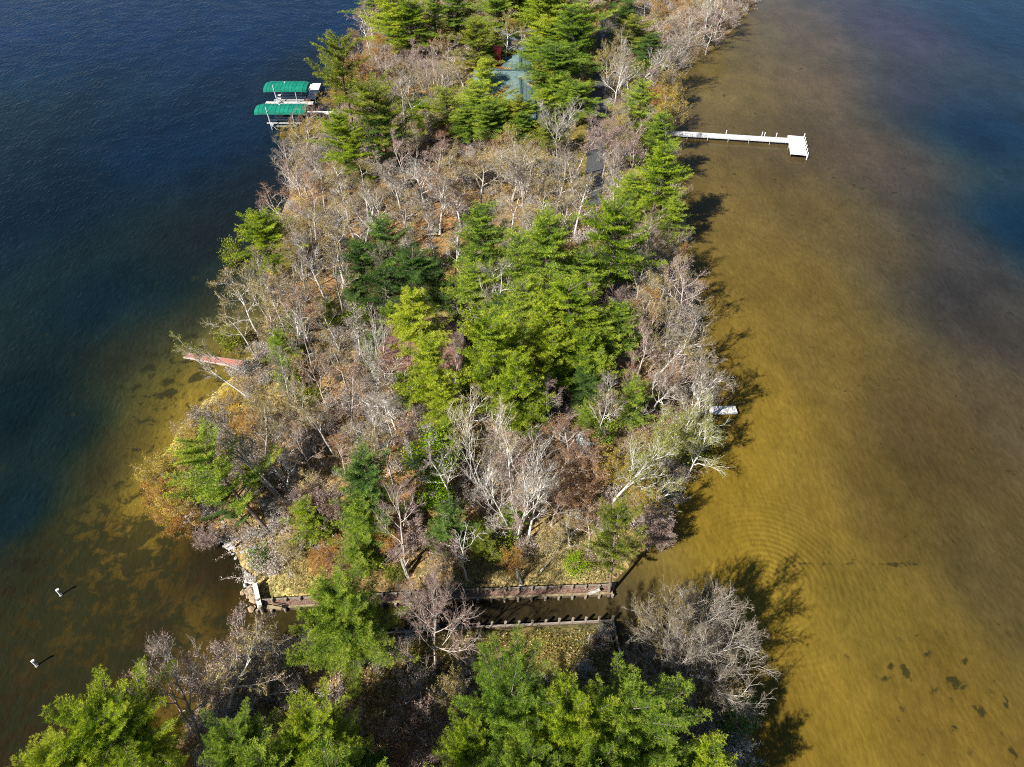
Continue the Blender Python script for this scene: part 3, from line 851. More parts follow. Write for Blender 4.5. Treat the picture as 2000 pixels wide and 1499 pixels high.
M['ridge'] = surf_mat("ridge_caps", (.03, .06, .06), (.06, .11, .11), 5, .8)
M['maroon'] = surf_mat("maroon_paint", (.07, .005, .006), (.15, .010, .012), 4, .7)
M['log_wall'] = surf_mat("brown_log_wall", (.12, .06, .035), (.24, .13, .08), 4, .8)
M['glass'] = surf_mat("window_glass", (.01, .015, .02), (.02, .03, .04), 2, .05, spec=.8)
M['pale_wood'] = M['bark_pale']
M['black'] = surf_mat("dark_rubber", (.02, .02, .02), (.04, .04, .04), 4, .8)


# ------------------------------------------------------------------ driveway and verge
def strip(name, pts, mat, lift, n=26, noisy=0.0):
    """pts (px, py, half width m)"""
    W = [(P(a, b), w) for a, b, w in pts]
    t = np.linspace(0, len(W) - 1, n * (len(W) - 1) + 1)
    X = np.interp(t, range(len(W)), [p[0].x for p in W]); Y = np.interp(t, range(len(W)), [p[0].y for p in W]); Hw = np.interp(t, range(len(W)), [p[1] for p in W])
    v, f = [], []
    K = 7
    for i in range(len(t)):
        for j in range(K):
            s = (j / (K - 1)) * 2 - 1
            x = X[i] + s * (Hw[i] + (noisy * hnoise(X[i] * 3 + j, Y[i] * 5) if abs(s) == 1 else 0))
            v.append((x, Y[i], max(ground_z(x, Y[i]), .5) + lift))
    for i in range(len(t) - 1):
        for j in range(K - 1):
            a = i * K + j; f.append((a, a + 1, a + K + 1, a + K))
    me = bpy.data.meshes.new(name); me.from_pydata(v, [], f); me.materials.append(mat); me.update()
    o = bpy.data.objects.new(name, me); COL.objects.link(o); o['kind'] = 'structure'
    return o


strip("driveway", [(1152, 425, 1.15), (1159, 370, 1.15), (1163, 320, 1.15), (1167, 250, 1.2), (1172, 190, 1.25), (1182, 130, 1.4), (1188, 85, 1.8), (1192, 55, 1.8)], M['asphalt'], .07)

# ------------------------------------------------------------------ docks on the east side
def deck_dock(name, label, cat, runs, z=.55, mat=None, board=.15, post_mat=None):
    """runs: list of (a, b, width) deck axes in world; every deck section is a part with grooved boards"""
    root = empty(name, (runs[0][0].x, runs[0][0].y, z), label, cat)
    for a, b, w in runs:
        L = (b - a).length; n = max(1, round(L / 2.6)); x = (b - a).normalized(); y = Vector((-x.y, x.x, 0)); ang = math.atan2(x.y, x.x)
        for i in range(n):
            s = Solid(); m0 = a + x * (L * i / n); m1 = a + x * (L * (i + 1) / n) - x * .02; Ls = (m1 - m0).length
            nb = max(1, int(Ls / board))
            for k in range(nb):
                c = m0 + x * (Ls * (k + .5) / nb)
                s.box((c.x, c.y, z + random.uniform(-.004, .004)), (Ls / nb - .012, w, .04), ang)
            s.build('deck_section', mat or M['white_deck'], root)
            for sg in (-1, 1):
                s = Solid()
                e0, e1 = m0 + y * sg * (w / 2 - .03), m1 + y * sg * (w / 2 - .03)
                s.beam((e0.x, e0.y, z - .10), (e1.x, e1.y, z - .10), .05, .13)
                s.build('side_rail', post_mat or M['alu'], root)
            for sg in (-1, 1):
                p = m0 + x * .2 + y * sg * (w / 2 + .03)
                s = Solid(); s.tube((p.x, p.y, -.6), (p.x, p.y, z + .02), .035, k=6); s.build('post', post_mat or M['alu'], root)
    return root


a, b = P(1300, 259, .55), P(1541, 274, .55)
c0 = P(1554, 266, .55); c1 = P(1560, 303, .55)
ld = deck_dock('long_dock', 'long white L-shaped dock reaching over the shallow brown water', 'dock', [(a, b, 1.15), (c0, c1, 2.1)], mat=M['dock_plank'])
x = (c1 - c0).normalized(); y = Vector((-x.y, x.x, 0))
if y.x < 0: y = -y
for i in range(6):
    p = c0 + x * ((c1 - c0).length * i / 5.0) + y * 1.12
    s = Solid(); s.tube((p.x, p.y, -.5), (p.x, p.y, .95), .07, k=8); s.tube((p.x, p.y, .95), (p.x, p.y, 1.0), .09, .05, k=8); s.build('bumper_post', M['white'], ld)
for px_, py_ in ((1418, 262), (1488, 265), (1493, 266), (1516, 267)):
    p = P(px_, py_, .55); s = Solid(); s.tube((p.x, p.y, .3), (p.x, p.y, 1.0), .05, k=6); s.tube((p.x, p.y, 1.0), (p.x, p.y, 1.06), .07, .07, k=6); s.build('mooring_post', M['white'], ld)

a, b = P(1385, 801, .5), P(1439, 800, .5)
deck_dock('small_dock', 'short white dock half hidden under bare birch branches', 'dock', [(a, b, .85)], z=.5, mat=M['white_deck'])

# red boards dock on the west side
a, b = P(476, 713, .45), P(362, 694, .45)
rd = empty('red_dock', (a.x, a.y, .45), 'narrow red board dock in yellow shallows with fallen branches across', 'dock')
x = (b - a).normalized(); y = Vector((-x.y, x.x, 0)); L = (b - a).length; ang = math.atan2(x.y, x.x); nb = int(L / .2)
for k in range(nb):
    c = a + x * (L * (k + .5) / nb); w = 1.0 - .25 * k / nb
    s = Solid(); s.box((c.x, c.y, .45 + random.uniform(-.008, .008)), (L / nb - .02, w, .04), ang + random.uniform(-.01, .01)); s.build('plank', M['red_wood'], rd)
for sg in (-1, 1):
    s = Solid(); e0, e1 = a + y * sg * .44, b + y * sg * .32
    s.beam((e0.x, e0.y, .44), (e1.x, e1.y, .44), .07, .12); s.build('edge_board', M['bark_pale'] if sg > 0 else M['wood_gray'], rd)
    for t in (.15, .5, .9):
        p = a + x * L * t + y * sg * .38; s = Solid(); s.tube((p.x, p.y, -.5), (p.x, p.y, .42), .05, k=6); s.build('post', M['wood_dark'], rd)

# ------------------------------------------------------------------ west dock with two boat lifts
zd = .6
root = empty('boat_dock', tuple(P(700, 219, zd)), 'white dock with walkway and U-shaped slip between green canopies', 'dock')
def deck_run(a, b, w):
    L = (b - a).length; x = (b - a).normalized(); y = Vector((-x.y, x.x, 0)); ang = math.atan2(x.y, x.x); n = max(1, round(L / 2.4))
    for i in range(n):
        s = Solid(); Ls = L / n - .02; m0 = a + x * (L * i / n); nb = max(1, int(Ls / .16))
        for k in range(nb):
            c = m0 + x * (Ls * (k + .5) / nb); s.box((c.x, c.y, zd + random.uniform(-.003, .003)), (Ls / nb - .012, w, .04), ang)
        s.build('deck_section', M['white_deck'], root)
        for sg in (-1, 1):
            p = m0 + x * .3 + y * sg * (w / 2 - .05); s = Solid(); s.tube((p.x, p.y, -.6), (p.x, p.y, zd - .03), .04, k=6); s.build('post', M['alu'], root)
            s = Solid(); e0 = m0 + y * sg * (w / 2 - .02); e1 = e0 + x * Ls
            s.beam((e0.x, e0.y, zd - .09), (e1.x, e1.y, zd - .09), .05, .12); s.build('side_rail', M['alu'], root)
deck_run(P(735, 220, zd), P(588, 220, zd), .75)
y0 = P(520, 199, zd); y1 = P(612, 201, zd)
deck_run(Vector((y0.x, y1.y, zd)), y1, .75)
deck_run(P(607, 194.5, zd), P(619, 163, zd), 1.3)
deck_run(Vector((P(603, 168, zd).x - .2, P(603, 168, zd).y, zd)), Vector((P(611, 168, zd).x, P(603, 168, zd).y, zd)), 1.2)


def boat_lift(label, x0, x1, yc, depth_, zt):
    """vinyl canopy with bevelled ends over an aluminium lift frame"""
    cx = (x0 + x1) / 2
    r = empty('boat_lift', (cx, yc, 0), label, 'boat lift', 'green canopied boat lifts at the dock')
    n = 13; X = np.linspace(x0, x1, n); hd = depth_ / 2
    prof = [(-hd, -.42), (-hd * .97, -.10), (-hd * .58, .08), (0, .17), (hd * .58, .08), (hd * .97, -.10), (hd, -.42)]
    v, f = [], []
    for i, xx in enumerate(X):
        for (py_, pz) in prof:
            e = 0
            if i in (0, n - 1): e = 1
            v.append((xx - cx, py_ * (1 - .10 * e), zt + pz - .16 * e + (.008 if i % 2 == 0 else -.02)))
    k = len(prof)
    for i in range(n - 1):
        for j in range(k - 1):
            a_ = i * k + j; f.append((a_, a_ + k, a_ + k + 1, a_ + 1))
    f.append(tuple(range(k))); f.append(tuple((n - 1) * k + k - 1 - j for j in range(k)))
    me = bpy.data.meshes.new('canopy'); me.from_pydata(v, [], f); me.materials.append(M['canopy']); me.update()
    o = bpy.data.objects.new('canopy', me); COL.objects.link(o); o.parent = r
    for i in range(1, n - 1):
        s = Solid()
        for j in range(k - 1):
            p, q = prof[j], prof[j + 1]; s.tube((X[i], yc + p[0] * 1.005, zt + p[1] + .035), (X[i], yc + q[0] * 1.005, zt + q[1] + .012), .014, k=4, cap=False)
        s.build('canopy_rib', M['canopy'], r)
    xa, xb = cx - (x1 - x0) * .22, cx + (x1 - x0) * .24
    for xx in (xa, xb):
        for sg in (-1, 1):
            s = Solid(); yy = yc + sg * (hd - .1)
            s.tube((xx, yy, -.6), (xx, yy, zt - .2), .06, k=6); s.build('leg', M['alu'], r)
            s = Solid(); s.tube((xx, yy, .9), (xx + .7 * (1 if xx == xa else -1), yy - .02, .0), .04, k=5); s.build('brace', M['alu'], r)
        s = Solid(); s.beam((xx, yc - hd + .1, .35), (xx, yc + hd - .1, .35), .1, .12); s.build('cross_beam', M['alu'], r)
    for sg in (-1, 1):
        s = Solid(); s.beam((x0 + .6, yc + sg * (hd - .1), zt - .45), (x1 - .4, yc + sg * (hd - .1), zt - .45), .06, .08); s.build('top_rail', M['alu'], r)
        s = Solid(); s.beam((xa, yc + sg * (hd - .12), .55), (xb, yc + sg * (hd - .12), .55), .08, .1); s.build('lower_rail', M['alu'], r)
        s = Solid(); s.beam((xa - .8, yc + sg * .5, .62), (xb + .8, yc + sg * .5, .62), .18, .1); s.build('bunk', M['alu'], r)
    # winch post and wheel
    s = Solid(); s.tube((xa, yc - hd, .4), (xa - .15, yc - hd - .05, 3.3), .04, k=6); s.build('winch_post', M['white'], r)
    s = Solid(); s.tube((xa + .2, yc - hd - .12, 1.0), (xa + .2, yc - hd - .18, 1.0), .26, k=14); s.build('winch_wheel', M['alu'], r)
    s = Solid(); s.tube((cx - .2, yc, zt + .3), (cx - .2, yc, zt + .38), .09, k=7); s.build('canopy_vent', M['white'], r)
    return r


zt = 2.7
def lift_px(label, xl, xr, ytop, ybot):
    yc = (P(600, ytop, zt + .05).y + P(600, ybot, zt - .4).y) / 2
    dpt = abs(P(600, ytop, zt + .05).y - P(600, ybot, zt - .4).y) - .1
    m = (ytop + ybot) / 2
    boat_lift(label, P(xl, m, zt).x, P(xr, m, zt).x, yc, dpt, zt)
lift_px('green boat canopy on the far side of the slip, above the white winch wheel', 516, 600, 156, 180)
lift_px('longer green boat canopy nearer the camera, its aluminium legs in open water', 498, 598, 200, 224)
# moored gear on the slip
p = P(548, 190, .3)
bo = empty('pontoon_boat', (p.x + 1.6, p.y + .5, 0), 'low white boat hull in shade between the two canopies', 'boat')
s = Solid()
for sg in (-1, 1):
    s.tube((p.x - .2, p.y + .5 + sg * .45, .12), (p.x + 3.6, p.y + .5 + sg * .45, .12), .2, k=10); s.tube((p.x - .2, p.y + .5 + sg * .45, .12), (p.x - .7, p.y + .5 + sg * .45, .2), .2, .03, k=10)
s.build('hull', M['alu'], bo)
s = Solid(); s.box((p.x + 1.7, p.y + .5, .36), (3.6, 1.2, .06)); s.build('deck', M['roof_blue'], bo)

# ------------------------------------------------------------------ marker posts in the west shallows
for i, (bx, by, tx) in enumerate([(119, 1163, 0), (72, 1301, 0)]):
    p = P(bx, by)
    r = empty('marker_post', (p.x, p.y, 0), ['white elbow-topped marker post farther out, north-western of the pair', 'white elbow-topped marker post nearer the bottom left pines'][i], 'marker post', 'white marker posts in the western shallows')
    s = Solid(); s.tube((p.x, p.y, -.6), (p.x - .02, p.y, .68), .062, .055, k=10); s.build('pole', M['white'], r)
    s = Solid(); s.tube((p.x - .02, p.y, .66), (p.x + .03, p.y + .03, .74), .07, k=10); s.tube((p.x + .02, p.y + .03, .72), (p.x + .15, p.y + .07, .72), .07, k=10); s.build('elbow', M['white'], r)
    s = Solid(); s.tube((p.x, p.y, -.02), (p.x, p.y, .05), .13, .12, k=10); s.build('float_collar', M['wood_gray'], r)

# ------------------------------------------------------------------ canal walls
def lerp_path(pts, t):
    seg = [(pts[i + 1] - pts[i]).length for i in range(len(pts) - 1)]; tot = sum(seg); d = t * tot
    for i, l in enumerate(seg):
        if d <= l or i == len(seg) - 1: return pts[i] + (pts[i + 1] - pts[i]) * (d / l)
        d -= l

def canal_wall(name, label, pts, top, side, n_post, post_above, mat_beam, upper=None):
    """side = +1 land lies to +y"""
    root = empty(name, (pts[0].x, pts[0].y, 0), label, 'retaining wall')
    tot = sum((pts[i + 1] - pts[i]).length for i in range(len(pts) - 1))
    for i in range(n_post):
        p = lerp_path(pts, i / (n_post - 1)); q = lerp_path(pts, min(1, (i + 1) / (n_post - 1)))
        s = Solid(); h = top + post_above + random.uniform(-.05, .05)
        s.tube((p.x, p.y - side * .12, -.8), (p.x + random.uniform(-.02, .02), p.y - side * .12, h), .10, .095, k=9); s.build('post', M['wood_gray'], root)
        if i < n_post - 1:
            for k, zz in enumerate((.06, .27, .48)):
                if zz + .2 > top + .1: continue
                s = Solid(); s.beam((p.x + .01, p.y, zz), (q.x - .01, q.y, zz), .06, .19); s.build('plank', M['wood_dark'], root)
            s = Solid(); s.beam((p.x + .01, p.y + side * .02, top + random.uniform(-.01, .01)), (q.x - .01, q.y + side * .02, top), .12, .12); s.build('cap_beam', mat_beam, root)
    return root

# lower timber row on the north side with posts rising behind it
NW = [P(503, 1190, .35), P(580, 1185, .35), P(905, 1170, .35), P(1197, 1159, .35)]
nwall = canal_wall('north_canal_wall', 'long sunlit timber wall with short posts on the north canal bank', NW, .35, +1, 27, .02, M['wood_tan'])
tot_n = 26
for i in range(27):
    p = lerp_path(NW, i / 26)
    s = Solid(); yy = p.y + .42; g = .55
    s.tube((p.x + .02, yy, -.3), (p.x + .02 + random.uniform(-.02, .02), yy, .84 + random.uniform(-.07, .06)), .085, k=9); s.build('stake', M['wood_gray'], nwall)
    if i < 26:
        q = lerp_path(NW, (i + 1) / 26)
        for zz in (.42, .60):
            s = Solid(); s.beam((p.x, yy + .10, zz), (q.x - .02, yy + .10 + (q.y - p.y), zz), .05, .2); s.build('backing_plank', M['wood_gray'], nwall)
for i in range(26):   # gravel shelf between beam and stakes
    p = lerp_path(NW, i / 26); q = lerp_path(NW, (i + 1) / 26)
    if i % 13 == 0: gs = Solid()
    gs.poly([(p.x, p.y + .07, .34), (q.x, q.y + .07, .34), (q.x, q.y + .50, .46), (p.x, p.y + .50, .46)])
    if i % 13 == 12: gs.build('gravel_shelf', M['gravel'], nwall)
SWL = [P(560, 1251, .45), P(900, 1226, .45), P(1197, 1212, .45)]
canal_wall('south_canal_wall', 'shaded timber wall with pale round post tops on the south canal bank', SWL, .45, -1, 25, .28, M['wood_gray'])
EW = [P(1197, 1212, .45), P(1208, 1262, .45), P(1222, 1310, .45)]
root = empty('wing_wall', (EW[0].x, EW[0].y, 0), 'short timber wing wall turning south at the east end of canal', 'retaining wall')
for i in range(6):
    p = lerp_path(EW, i / 6); q = lerp_path(EW, (i + 1) / 6)
    s = Solid(); s.beam((p.x, p.y, .42), (q.x, q.y, .42), .12, .1); s.build('cap_beam', M['wood_gray'], root)
    s = Solid(); s.beam((p.x, p.y, .15), (q.x, q.y, .15), .06, .4); s.build('plank', M['wood_dark'], root)
    s = Solid(); s.tube((p.x, p.y, -.6), (p.x, p.y, .62), .08, k=8); s.build('post', M['wood_gray'], root)
WW = [P(497, 1138, .7), P(508, 1188, .7)]
root = empty('return_wall', (WW[0].x, WW[0].y, 0), 'thick pale timber return wall at the west mouth of canal', 'retaining wall')
for k, (zz, w, mt) in enumerate(((.68, .30, 'wood_gray'), (.45, .22, 'wood_dark'), (.22, .22, 'wood_dark'), (0, .22, 'wood_dark'))):
    s = Solid(); s.beam(tuple(WW[0][:2]) + (zz,), tuple(WW[1][:2]) + (zz,), w, .2); s.build('beam', M['bark_pale'] if k == 0 else M[mt], root)
for i in range(2):
    p = WW[i]; s = Solid(); s.tube((p.x + .05, p.y, -.6), (p.x + .05, p.y, .95), .12, k=9); s.build('post', M['wood_gray'], root)
# loose boards near the west end, and one by the east end
for i, (x0_, y0_, x1_, y1_, lab) in enumerate([(521, 1182, 549, 1187, 'loose pale board lying beside west canal corner'), (1150, 1158, 1172, 1150, 'weathered board resting on gravel near the east canal corner'),
                                 (1171, 1044, 1187, 1036, 'short bright white board in dry grass by shore pine'), (437, 1067, 455, 1057, 'white plank lying on the shore stones')]):
    p, q = P(x0_, y0_, .9), P(x1_, y1_, .9)
    z0 = max(ground_z(p.x, p.y), .6) + .12
    s = Solid(); s.beam((p.x, p.y, z0), (q.x, q.y, z0 + .03), .20, .06); s.beam((p.x + .05, p.y + .22, z0), (q.x - .03, q.y + .22, z0 + .02), .03, .05)
    tag(s.build('board', [M['wood_tan'], M['bark_gray'], M['white_deck'], M['bark_gray']][i], loc=((p + q) / 2).to_tuple()), lab, 'board')

# ------------------------------------------------------------------ rocks on the west shore
def rock_mesh(seed):
    rng = random.Random(seed); v = []
    for k in range(10):
        a = rng.uniform(0, 6.28); 
    import bmesh
    bm = bmesh.new(); bmesh.ops.create_icosphere(bm, subdivisions=1, radius=1)
    for vt in bm.verts: vt.co *= rng.uniform(.72, 1.15)
    for vt in bm.verts: vt.co.z *= .6
    me = bpy.data.meshes.new('stone'); bm.to_mesh(me); bm.free(); return me
rocks = [rock_mesh(i) for i in range(7)]
def rock_field(name, label, pts_px, n, smin, smax, mat, spread, z=None):
    c = P(*pts_px[len(pts_px) // 2], .3)
    root = empty(name, (c.x, c.y, 0), label, 'rocks')
    ms = []
    for r_ in rocks:
        m2 = r_.copy(); m2.materials.append(mat); ms.append(m2)
    for i in range(n):
        t = random.uniform(0, len(pts_px) - 1.001); k = int(t); f = t - k
        px_ = pts_px[k][0] * (1 - f) + pts_px[k + 1][0] * f + random.gauss(0, spread); py_ = pts_px[k][1] * (1 - f) + pts_px[k + 1][1] * f + random.gauss(0, spread)
        p = P(px_, py_, .3); g = max(ground_z(p.x, p.y), -.05 if z is None else z)
        o = bpy.data.objects.new('stone', ms[i % 7]); COL.objects.link(o); o.parent = root
        s = random.uniform(smin, smax); o.scale = (s, s * random.uniform(.7, 1.1), s * random.uniform(.7, 1))
        o.rotation_euler = (random.uniform(-.3, .3), random.uniform(-.3, .3), random.uniform(0, 6.28)); o.location = (p.x - c.x, p.y - c.y, g + s * .25)
rock_field('riprap', 'pale broken stones piled along the southwest shore', [(430, 1035), (445, 1055), (455, 1075)], 46, .10, .24, M['stone'], 8)
rock_field('riprap', 'white stones heaped beside the thick timber return wall', [(478, 1118), (488, 1128), (492, 1145)], 30, .12, .26, M['stone'], 6)
rock_field('boulders', 'brown submerged stones along the foot of the return wall', [(478, 1150), (488, 1165), (492, 1180)], 16, .14, .3, M['stone_brown'], 6, 0)
rock_field('stones', 'scattered grey stones in dry grass under the leaning pine', [(480, 1070), (500, 1080), (510, 1092)], 18, .1, .28, M['stone'], 12)
rock_field('stones', 'small pale stones under the leaning shore pine', [(345, 990), (360, 1000), (385, 1000)], 14, .1, .26, M['stone'], 9)
rock_field('stone_path', 'pale flagstone patch west of the brown cabin', [(756, 702), (762, 725), (772, 755)], 60, .14, .34, M['stone'], 9)

# ------------------------------------------------------------------ houses
def gable(root, cx, cy, lx, ly, z0, z1, mat, axis='x', over=.4, courses=9):
    """roof with two slopes, each made of overlapping courses; returns nothing"""
    if axis == 'x': A = lx / 2 + over; B = ly / 2 + over
    else: A = ly / 2 + over; B = lx / 2 + over
    for sg in (-1, 1):
        s = Solid()
        for k in range(courses):
            f0, f1 = k / courses, (k + 1) / courses
            b0, b1 = B * (1 - f0), B * (1 - f1)
            h0, h1 = z0 + (z1 - z0) * f0 + .03, z0 + (z1 - z0) * f1
            q = [(-A, sg * b0, h0), (A, sg * b0, h0), (A, sg * b1, h1), (-A, sg * b1, h1)]
            if axis == 'y': q = [(y_, x_, z_) for x_, y_, z_ in q]
            pts = [(cx + x_, cy + y_, z_) for x_, y_, z_ in q]
            s.poly(pts, .06)
        s.build('roof_slope', mat, root)
    s = Solid()
    if axis == 'x': s.beam((cx - A, cy, z1 + .04), (cx + A, cy, z1 + .04), .28, .08)
    else: s.beam((cx, cy - A, z1 + .04), (cx, cy + A, z1 + .04), .28, .08)
    s.build('ridge_cap', M['ridge'] if mat is not M['roof_brown'] else M['roof_brown'], root)


def walls(root, cx, cy, lx, ly, z0, z1, mat):
    s = Solid(); s.box((cx, cy, (z0 + z1) / 2), (lx, ly, z1 - z0)); s.build('wall', mat, root)

def windows(root, cx, cy, lx, ly, z, n, w=1.0, h=1.1):
    for i in range(n):
        x_ = cx - lx / 2 + lx * (i + .5) / n
        s = Solid(); s.box((x_, cy - ly / 2 - .02, z), (w, .06, h)); wd = s.build('window', M['white'], root)
        s = Solid(); s.box((x_, cy - ly / 2 - .06, z), (w - .16, .03, h - .16)); s.build('pane', M['glass'], wd, loc=(x_, cy - ly / 2 - .06, z)) if False else None
        me = bpy.data.meshes.new('pane'); me.from_pydata([tuple(v - Vector(root.location)) for v in s.v], [], s.f); me.materials.append(M['glass'])
        o = bpy.data.objects.new('pane', me); COL.objects.link(o); o.parent = wd

# green-roofed house: east-west ridge at photo y~138
rg = P(1012, 138, 6.6)
gz0 = ground_z(rg.x, rg.y)
hs = empty('house', (rg.x, rg.y, gz0), 'house with weathered green cross-gabled roof among tall pines', 'house')
zb, ze, zr = gz0, gz0 + 3.0, 6.6
walls(hs, rg.x, rg.y, 11.5, 9.0, zb, ze + .2, M['log_wall'])
gable(hs, rg.x, rg.y, 11.5, 9.0, ze, zr, M['roof_green'], 'x')
walls(hs, rg.x + .3, rg.y, 6.0, 15.5, zb, ze + .18, M['log_wall'])
gable(hs, rg.x + .3, rg.y - 0.2, 6.0, 15.5, ze - .1, zr - .55, M['roof_green'], 'y')
windows(hs, rg.x + .3, rg.y, 6.0, 15.5, zb + 1.6, 3)
s = Solid()
for sx in (-1, 1):   # gable triangle at the front
    pass
y_f = rg.y - 7.75
s.v += [Vector((rg.x + .3 - 3, y_f - .03, ze + .1)), Vector((rg.x + .3 + 3, y_f - .03, ze + .1)), Vector((rg.x + .3, y_f - .03, zr - .65)),
        Vector((rg.x + .3 - 3, y_f + .1, ze + .1)), Vector((rg.x + .3 + 3, y_f + .1, ze + .1)), Vector((rg.x + .3, y_f + .1, zr - .65))]
s.f += [(0, 1, 2), (5, 4, 3), (0, 3, 4, 1), (1, 4, 5, 2), (2, 5, 3, 0)]
s.build('gable_end', M['log_wall'], hs)
for (px_, py_, h_, w_) in ((972, 128, 7.4, .9), (1058, 142, 7.2, .9)):
    p = P(px_, py_, 5.0); s = Solid(); s.box((p.x, p.y, (h_ + zb) / 2), (w_, w_, h_ - zb)); s.box((p.x, p.y, h_ + .06), (w_ + .2, w_ + .2, .12)); s.build('chimney', M['maroon'], hs)
# drifts of fallen leaves caught in the roof valleys
def drift(root, a, b, w):
    acc = Acc(); rng = np.random.default_rng(int(a[0] * 10) % 99 + 5); n = 500
    t = rng.random(n)[:, None]; c = np.array(a) * (1 - t) + np.array(b) * t + rng.normal(size=(n, 3)) * [w, w, .03]
    c = c - np.array(root.location); c[:, 2] += .12
    acc.leafq(c, .10, rng, 0, rng.uniform(.3, 1, n), .6)
    o = bpy.data.objects.new('leaf_drift', acc.mesh('leaf_drift', [M['l_orange']])); COL.objects.link(o); o.parent = root
    o['kind'] = 'stuff'
for sx in (-1, 1):
    drift(hs, (rg.x + .3, rg.y - .9, zr - .6), (rg.x + .3 + sx * 3.3, rg.y - 4.7, ze + .1), .22)
    drift(hs, (rg.x + .3, rg.y + .9, zr - .6), (rg.x + .3 + sx * 3.3, rg.y + 4.7, ze + .1), .22)

p = P(1043, 240, 3.8); g = ground_z(p.x, p.y)
sh = empty('shed', (p.x, p.y, g), 'small green-roofed shed nearly hidden behind pines south of house', 'shed')
walls(sh, p.x, p.y, 3.6, 5.4, g, g + 2.3, M['log_wall']); gable(sh, p.x, p.y, 3.6, 5.4, g + 2.2, g + 3.6, M['roof_green'], 'y', courses=6)
s = Solid(); s.box((p.x, p.y - 2.72, g + 1.0), (1.0, .06, 2.0)); s.build('door', M['maroon'], sh)
p = P(1020, 72, 5.5); g = ground_z(p.x, p.y)
sh = empty('garage', (p.x, p.y, g), 'slate-blue roofed garage behind the green-roofed house', 'garage')
walls(sh, p.x, p.y, 8, 6, g, g + 2.8, M['log_wall']); gable(sh, p.x, p.y, 8, 6, g + 2.7, g + 4.6, M['roof_blue'], 'x', courses=6)
s = Solid(); s.box((p.x - 1.5, p.y - 3.02, g + 1.15), (2.6, .06, 2.2)); s.build('garage_door', M['log_wall'], sh)

# brown cabin in the middle of the point: ridge at y~660
l, r_ = P(742, 655, 5.0), P(905, 664, 5.0)
cxm, cym = (l.x + r_.x) / 2, (l.y + r_.y) / 2; g = ground_z(cxm, cym)
cb = empty('cabin', (cxm, cym, g), 'brown-roofed cabin hidden under pines in the middle of the point', 'cabin')
walls(cb, cxm, cym, r_.x - l.x - .6, 6.4, g, g + 2.5, M['log_wall'])
gable(cb, cxm, cym, r_.x - l.x - .8, 6.4, g + 2.4, 4.9, M['roof_brown'], 'x', courses=10)
windows(cb, cxm, cym, r_.x - l.x - .6, 6.4, g + 1.4, 4)

# upturned rowboat under the russet tree
p = P(1138, 878, .9); g = ground_z(p.x, p.y)
rb = empty('rowboat', (p.x, p.y, g), 'small white rowboat turned upside down under russet branches', 'boat')
s = Solid(); n = 9; ring = []
for i in range(n):
    t = i / (n - 1); yy = p.y - 1.3 + 2.6 * t; w = .58 * math.sin(math.pi * min(1, (t * .85 + .12))) ** .6 + .03; hh = .42
    for (ux, uz) in ((-1, 0), (-.85, .6), (-.35, 1), (.35, 1), (.85, .6), (1, 0)):
        s.v.append(Vector((p.x + ux * w, yy, g + .12 + uz * hh)))
for i in range(n - 1):
    for j in range(5):
        a_ = i * 6 + j; s.f.append((a_, a_ + 1, a_ + 7, a_ + 6))
s.f += [(0, 1, 2, 3, 4, 5), tuple((n - 1) * 6 + 5 - j for j in range(6))]
s.build('hull', M['white'], rb)
s = Solid(); s.beam((p.x, p.y - 1.3, g + .56), (p.x, p.y + 1.25, g + .56), .06, .07); s.build('keel', M['alu'], rb)

# plank steps near the leaning pine
p = P(526, 993, 1.2); g = ground_z(p.x, p.y)
bt = empty('plank_walk', (p.x, p.y, g), 'grey weathered plank walk beside the base of the leaning pine', 'walkway')
for k in range(12):
    q = P(517 + k * 2.1, 975 + k * 4.2, 1.2); s = Solid(); s.box((q.x, q.y, ground_z(q.x, q.y) + .15), (1.0, .2, .05), .5); s.build('plank', M['wood_gray'], bt)
# bench-like frame near the yard
p = P(840, 462, 1.6); g = ground_z(p.x, p.y)
bn = empty('picnic_table', (p.x, p.y, g), 'small wooden picnic table on orange leaf litter north of dark pines', 'table')
s = Solid(); s.box((p.x, p.y, g + .75), (1.8, .8, .06)); s.build('tabletop', M['wood_tan'], bn)
for sg in (-1, 1):
    s = Solid(); s.box((p.x, p.y + sg * .75, g + .45), (1.8, .28, .05)); s.build('bench', M['wood_tan'], bn)
    s = Solid(); s.beam((p.x + sg * .65, p.y - .8, g + .02), (p.x + sg * .65, p.y + .1, g + .72), .07, .07); s.beam((p.x + sg * .72, p.y + .8, g + .02), (p.x + sg * .72, p.y - .1, g + .72), .07, .07); s.build('leg', M['wood_tan'], bn)
p = P(886, 617, 1.5); g = ground_z(p.x, p.y)
fp = empty('fire_ring', (p.x, p.y, g), 'small dark fire ring on the golden grass clearing', 'fire ring')
for k in range(9):
    o = bpy.data.objects.new('stone', rocks[k % 7].copy()); o.data.materials.append(M['wood_dark']); COL.objects.link(o); o.parent = fp
    a_ = k * 6.283 / 9; o.location = (math.cos(a_) * .35, math.sin(a_) * .35, .08); o.scale = (.14, .12, .12); o.rotation_euler = (0, 0, a_)

